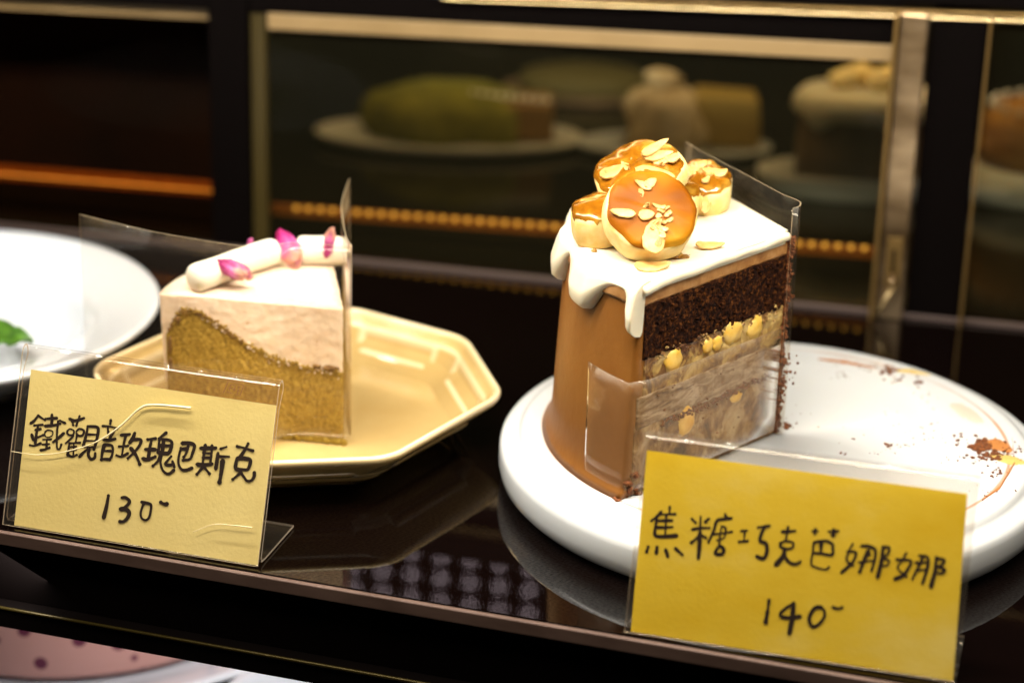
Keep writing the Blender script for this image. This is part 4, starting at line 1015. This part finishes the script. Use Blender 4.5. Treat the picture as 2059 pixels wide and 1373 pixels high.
# ------------------------------------------------------------------ price signs
def sign(label, bl, br, tilt, W0, W1, Hh, card, cu0, cu1, ch, cardm, strokes, base_len, extra=None, wlab=None):
    O = P(*bl); Ex = (P(*br)-O); Ex.z = 0; Ex.normalize(); nb = Vector((-Ex.y, Ex.x, 0))
    A = R(tilt); Vv = Z*math.cos(A)+nb*math.sin(A); Nn = Ex.cross(Vv).normalized()   # Nn points to the viewer
    if Nn.dot(CAM-O) < 0: Nn = -Nn
    t = thing('price_sign', label, 'price sign', tuple(O)); 
    def W(u_, v_, n_=0): return Ex*u_+Vv*v_+Nn*n_
    # sheet profile in (v,n) seen from the side: front leaf, top fold, back leaf, bottom bend, base going back
    prof = []
    rf = .0013; cn = -rf; rb_ = .0034
    rq = .0036; prof.append((.0012, .0)); prof.append((.0020, .0)); prof.append((Hh-rq-.0006, .0)); prof.append((Hh-rq, .0))
    for g in range(6, 180, 6): prof.append((Hh-rq+rq*math.sin(R(g)), -rq*.62+rq*.62*math.cos(R(g))))
    prof.append((Hh-.010, -2*rf)); prof.append((.0040, -2*rf))
    # to world-ish coordinates then append the base
    pts = [Vv*v_+Nn*n_ for v_, n_ in prof]
    b0 = Vv*.0018+Nn*(-2*rf-.0004); b0 = Vector((b0.x, b0.y, .0013)); pts.append(b0+nb*.0010); pts.append(Vector((b0.x, b0.y, .0010))+nb*.004); pts.append(Vector((b0.x, b0.y, .0010))+nb*base_len)
    th = .0009; n = len(pts); V, F, fm = [], [], []
    outl = []
    for i, q in enumerate(pts):
        t_ = (pts[min(i+1, n-1)]-pts[max(i-1, 0)]).normalized(); nn = t_.cross(Ex).normalized()
        outl.append((q+nn*th/2, q-nn*th/2))
    for u_ in (W0, W1):
        for a, b_ in outl: V += [a+Ex*u_, b_+Ex*u_]
    o_ = 2*n
    for i in range(n-1):
        a, b_, c, d = 2*i, 2*i+1, 2*i+2, 2*i+3
        F += [(a, c, o_+c, o_+a), (b_, o_+b_, o_+d, d)]; fm += [0, 0]
        vb = len(V); V += [V[a], V[b_], V[d], V[c], V[o_+a], V[o_+c], V[o_+d], V[o_+b_]]
        F += [(vb, vb+1, vb+2, vb+3), (vb+4, vb+5, vb+6, vb+7)]; fm += [1, 1]
    F += [(0, o_, o_+1, 1), (2*n-2, 2*n-1, o_+2*n-1, o_+2*n-2)]; fm += [1, 1]
    ho = mesh('acrylic_holder', V, F, None, t, False, mats=[MT['acrylic'], MT['acrylic_edge']], fm=fm)
    for q in ho.data.polygons: q.use_smooth = q.material_index == 0
    # card
    nu, nv = 20, 14; V, F = [], []
    for sd in (0, 1):
        for i in range(nu+1):
            for j in range(nv+1):
                u_ = cu0(j/nv)+(cu1(j/nv)-cu0(j/nv))*i/nu; v_ = .0014+(ch-.0014)*j/nv
                V.append(W(u_, v_, -rf+.00005-.00025*sd))
    k = (nu+1)*(nv+1)
    for i in range(nu):
        for j in range(nv): a = i*(nv+1)+j; F.append((a, a+nv+1, a+nv+2, a+1)); F.append((k+a, k+a+1, k+a+nv+2, k+a+nv+1))
    c = mesh('price_card', V, F, cardm, t)
    # writing
    V, F = [], []; nrm = Nn
    O_card = O+Nn*(-rf+.00018)
    def on_card(x, y, e_):
        d = Fw + Rt*((x-1029.5)/FPX) - Up*((y-686.5)/FPX); q = CAM+d*((O_card-CAM).dot(Nn)/d.dot(Nn)); return q-O+Nn*e_
    cnt = 0
    for (ox, oy, sc, wd0, lst) in strokes:
        for st_ in lst:
            wd = wd0
            if isinstance(st_[0], (int, float)): wd, st_ = st_[0], st_[1]
            cnt += 1; e_ = cnt*2e-6
            pp = [(ox+x*sc, oy+y*sc) for x, y in st_]
            # smooth the polyline
            if len(pp) > 2:
                q3 = lerp3([(x, y, 0) for x, y in pp], (len(pp)-1)*6)
            else: q3 = [Vector((pp[0][0]*(1-f/6)+pp[1][0]*f/6, pp[0][1]*(1-f/6)+pp[1][1]*f/6, 0)) for f in range(7)]
            ww = wd*sc/2*1.2; nn_ = len(q3); base = len(V)
            for i, q in enumerate(q3):
                t_ = (q3[min(i+1, nn_-1)]-q3[max(i-1, 0)]); t_ = t_.normalized() if t_.length > 1e-6 else Vector((1, 0, 0))
                m_ = Vector((-t_.y, t_.x, 0)); f = i/(nn_-1); k2 = ww*(.86+.22*math.sin(f*2.6+cnt*1.3))*(1+.07*noise.noise(Vector((q.x*.35, q.y*.35, 1))))
                V.append(on_card(q.x+m_.x*k2, q.y+m_.y*k2, e_)); V.append(on_card(q.x-m_.x*k2, q.y-m_.y*k2, e_))
            for i in range(nn_-1): a = base+2*i; F.append((a, a+1, a+3, a+2))
            for end in (0, nn_-1):
                q = q3[end]; rr = ww*(.84 if end == 0 else .9); b2_ = len(V)
                V.append(on_card(q.x, q.y, e_+1e-6))
                for g in range(12): V.append(on_card(q.x+rr*math.cos(g*math.pi/6), q.y+rr*math.sin(g*math.pi/6), e_+1e-6))
                for g in range(12): F.append((b2_, b2_+1+g, b2_+1+(g+1) % 12))
    mesh('handwriting', V, F, MT['ink'], t)
    if extra: extra(t, O, Nn, W)
    return t
k1, k3, k4, k6 = 260/2059, 180/2059, 320/2059, 240/2059
S1 = [(40, 810, k1, 40, [[(170,325),(230,280),(290,200)],[(290,200),(350,240),(400,270)],[(230,355),(360,345)],[(290,350),(265,480),(245,640)],[(250,430),(330,410)],[(190,500),(215,590),(250,560)],[(250,560),(370,510)],[(160,670),(230,680),(330,640)],
  [(410,250),(590,240)],[(510,185),(510,290),(500,365)],[(400,365),(560,350),(640,330)],(26,[(400,470),(440,430),(520,450),(510,520),(430,545),(395,500),(400,460)]),(28,[(370,580),(500,575)]),(32,[(430,580),(425,720)]),(26,[(360,660),(470,650)]),[(330,750),(400,738),(470,710)],
  [(610,290),(590,500),(590,700),(610,735),(640,720),(660,660)],[(640,280),(720,320)],[(530,620),(600,570),(700,480)],
  [(790,250),(880,280),(1020,240)],[(830,270),(850,350)],[(950,210),(900,360)],(30,[(760,440),(800,410),(860,440),(850,500),(790,510),(755,480),(760,440)]),(30,[(900,450),(950,410),(1020,440),(1000,510),(940,520),(900,480)]),(32,[(850,510),(820,560),(730,640)]),(34,[(910,510),(890,620)]),
  [(790,640),(960,630)],[(790,640),(760,830)],(28,[(800,700),(900,690)]),(28,[(780,760),(900,740)]),[(780,830),(840,855),(905,825)],(30,[(860,640),(850,850)]),
  [(1080,370),(1060,500),(1010,680)],[(1080,370),(1220,380),(1250,440),(1220,600),(1180,740)],(32,[(1080,500),(1220,500)]),(32,[(1050,600),(1200,600)]),(34,[(1030,700),(1180,700)]),[(1080,730),(1010,790),(950,855)],[(1110,730),(1090,820),(1130,890),(1190,870),(1200,800)],
  [(1450,270),(1440,330)],[(1320,365),(1420,370),(1550,400)],[(1400,380),(1410,480)],[(1510,430),(1430,560)],[(1330,580),(1430,590),(1520,570)],(52,[(1345,670),(1315,780),(1300,900)]),(52,[(1345,665),(1450,670),(1480,720),(1470,830),(1430,900)]),[(1340,760),(1450,760)],[(1310,890),(1430,895)],
  [(1610,510),(1750,495)],[(1690,510),(1650,680),(1630,820)],[(1580,690),(1720,680)],[(1540,830),(1620,850),(1720,800)],(50,[(1830,480),(1800,560),(1750,630)]),[(1800,580),(1920,580),(1920,650),(1850,750),(1720,880)],(58,[(1770,720),(1850,830),(1910,970)])]),
 (270, 840, k1, 50, [[(215,340),(340,325)],[(280,340),(250,470),(225,650)],[(180,500),(340,500)],[(135,645),(220,660),(335,615)],[(510,235),(440,290),(400,330)],[(400,340),(385,540)],[(400,335),(540,345),(600,390),(580,500),(530,560),(380,545)],[(470,350),(450,540)],[(400,440),(570,440)],
  [(420,560),(380,680),(300,760)],[(440,560),(420,700),(450,820),(510,880),(570,880),(630,830)],(40,[(590,610),(530,680),(500,740),(600,745)]),(40,[(610,690),(640,780)]),
  [(760,400),(890,400),(960,440),(930,560),(890,650),(780,670)],[(860,450),(830,560),(790,620)],[(745,480),(710,620),(710,740),(760,820),(840,825),(920,795)],[(760,490),(850,490)],
  [(1060,480),(1300,475)],[(1135,430),(1110,580),(1090,740)],[(1240,440),(1230,580),(1210,740)],(36,[(1100,560),(1220,560)]),(36,[(1090,630),(1210,630)]),[(1000,735),(1110,745),(1240,730)],[(1110,760),(1000,895)],[(1130,800),(1200,885)],(36,[(1470,460),(1375,490)]),[(1335,560),(1320,680),(1300,810)],(36,[(1340,610),(1510,615)]),(72,[(1410,680),(1390,850),(1360,1020)]),
  [(1640,450),(1760,480),(1890,520)],[(1815,410),(1750,530),(1680,630)],[(1640,640),(1615,790),(1680,830)],[(1640,640),(1760,640),(1850,670),(1830,780),(1790,820),(1660,810)],[(1700,850),(1650,910),(1570,975)],(56,[(1690,850),(1750,940),(1800,1000),(1870,990),(1910,930),(1915,870)])]),
 (190, 980, k3, 78, [[(325,185),(280,430),(215,690)],(62,[(630,230),(720,225),(810,310),(760,400),(700,450)]),(82,[(600,490),(720,490),(800,570),(770,680),(680,770),(590,775)]),(70,[(1090,330),(1200,350),(1300,390),(1300,520),(1260,680),(1180,745),(1085,690),(1070,560),(1130,380)]),(90,[(1530,335),(1600,370),(1670,370)])])]
S2 = [(1280, 1000, k4, 34, [[(320,180),(260,250),(190,300)],[(430,120),(425,210)],[(290,220),(500,212)],(44,[(265,240),(250,350),(235,470),(280,500),(400,500),(520,490)]),[(280,300),(460,295)],[(270,385),(460,380)],[(385,220),(370,490)],(44,[(150,635),(130,700)]),(44,[(265,640),(255,715)]),(40,[(375,670),(405,760)]),(38,[(500,655),(590,735)]),
  (36,[(715,275),(765,325)]),(42,[(930,275),(890,315)]),(28,[(830,245),(825,350),(820,450)]),(46,[(820,450),(812,620),(800,780)]),[(720,410),(830,390),(940,390)],(46,[(820,470),(770,530),(710,580)]),[(820,470),(900,520)],[(1145,215),(1165,260)],[(1230,265),(1130,275),(1040,300),(1000,420),(930,575)],(26,[(1100,370),(1150,390),(1150,450),(1130,520),(1040,550)]),[(990,470),(1110,460),(1230,440)],(26,[(1100,370),(1080,480),(1070,620)]),(38,[(1070,620),(1015,720),(1110,725),(1125,660),(1070,620)]),
  (26,[(1350,430),(1430,425)]),(26,[(1400,430),(1390,560)]),(38,[(1325,570),(1435,560)]),(34,[(1570,385),(1720,365)]),(42,[(1650,390),(1610,480),(1600,560),(1670,590),(1690,680),(1660,770),(1620,785),(1555,755)]),
  [(1880,440),(2050,430)],(36,[(1960,380),(1950,450),(1930,550)]),(40,[(1860,590),(1930,560),(2020,580),(2020,640),(1950,660),(1870,640),(1860,590)]),(56,[(1915,680),(1890,760),(1805,865)])]),
 (1600, 1040, k4, 34, [(36,[(-145,420),(-130,520),(-70,585),(0,600),(60,570)]),(24,[(210,175),(285,175)]),(40,[(255,150),(248,205)]),(34,[(430,180),(550,175)]),(52,[(490,160),(485,235)]),(32,[(235,320),(380,300),(470,340),(480,400),(470,480),(340,465),(230,455)]),(46,[(330,320),(325,450)]),(32,[(235,320),(220,450),(200,600),(260,640),(380,670),(430,640)]),
  [(735,345),(690,430),(660,550),(740,620)],[(670,440),(780,450),(740,570),(670,640),(590,710)],[(850,365),(950,370),(1030,420),(1020,550),(980,690)],(50,[(940,430),(880,560),(830,700)]),[(820,580),(940,560),(1010,555)],[(900,480),(960,480)],(46,[(1130,380),(1110,560),(1060,770)]),(30,[(1130,380),(1210,390),(1190,470),(1130,510)]),(30,[(1150,530),(1210,560),(1180,620),(1130,620)]),
  [(1430,460),(1370,560),(1320,650),(1430,760)],(44,[(1310,540),(1490,560),(1440,680),(1380,750),(1285,790)]),[(1600,490),(1700,510),(1710,620),(1640,850)],[(1640,530),(1580,650),(1510,790)],[(1550,580),(1690,580)],[(1570,680),(1690,670)],(50,[(1820,520),(1800,700),(1750,890)]),[(1820,520),(1920,550),(1880,620),(1820,640)],[(1870,640),(1930,680),(1890,720),(1830,710)]]),
 (1500, 1180, k6, 62, [(58,[(400,220),(370,430)]),(80,[(370,430),(340,600)]),(58,[(820,275),(700,350),(600,440),(620,510),(780,520),(935,500)]),(72,[(820,275),(800,520),(750,790)]),(56,[(1310,345),(1200,350),(1120,450),(1090,560),(1150,675),(1260,630),(1350,510),(1350,400),(1290,345)]),(54,[(1500,340),(1590,365),(1655,345)])])]
MT['seal'] = mat('seal_print', (.22, .10, .03), .5)
MT['crack'] = mat('scuffed_acrylic', (.66, .56, .34), .4)
def left_extra(t, O, Nn, W):
    def q2(x, y):
        o_ = O+Nn*.0004; d = Fw + Rt*((x-1029.5)/FPX) - Up*((y-686.5)/FPX); return CAM+d*((o_-CAM).dot(Nn)/d.dot(Nn))-O
    V, F = [], []
    for st_ in [[(459, 766), (490, 774), (482, 797)], [(459, 766), (449, 790)], [(464, 773), (461, 785)], [(464, 773), (473, 775), (470, 787)], [(459, 779), (474, 783)], [(478, 777), (486, 779)], [(481, 777), (477, 792)], [(476, 785), (483, 787)], [(455, 787), (468, 791)], [(473, 792), (480, 794)]]:
        k = len(V)
        for (x, y) in st_: V += [q2(x-.6, y-.9), q2(x+.6, y+.9)]
        for i in range(len(st_)-1): F.append((k+2*i, k+2*i+1, k+2*i+3, k+2*i+2))
    mesh('seal_mark', V, F, MT['seal'], t)
    def onf(x, y, e_):
        o_ = O+Nn*e_; d = Fw + Rt*((x-1029.5)/FPX) - Up*((y-686.5)/FPX); return CAM+d*((o_-CAM).dot(Nn)/d.dot(Nn))-O
    for pts, rd in (([(22, 907), (75, 914), (130, 908), (190, 890), (240, 858), (280, 822), (310, 814), (383, 820)], [.00012, .00016, .00022, .0003, .00036, .00045, .0005, .0006]), ([(388, 1069), (430, 1054), (470, 1056), (506, 1060)], [.0001, .00015, .0002, .0002])):
        V, F = [], []; pp = lerp3([onf(x, y, .0006) for x, y in pts], 40); rr = [rd[min(int(i/40*(len(rd)-1)), len(rd)-1)] for i in range(41)]
        tube(V, F, pp, rr, 8); mesh('crack_line', V, F, MT['crack'], t, True)
sign('clear stand with pale yellow card handwritten 130 in front of the rose slice', (22, 1063), (515, 1145), 20, -.0035, .0975, .0680, None,
     lambda f: .0005-.0004*f, lambda f: .0971-.0002*f, .0592, MT['card_pale'], S1, .032, left_extra)
sign('clear stand with golden yellow card handwritten 140 in front of the banana slice', (1265, 1278), (1915, 1378), 17, -.0018, .1105, .0700, None,
     lambda f: .0002-.0012*f, lambda f: .1097-.0027*f, .0640, MT['card_gold'], S2, .030)
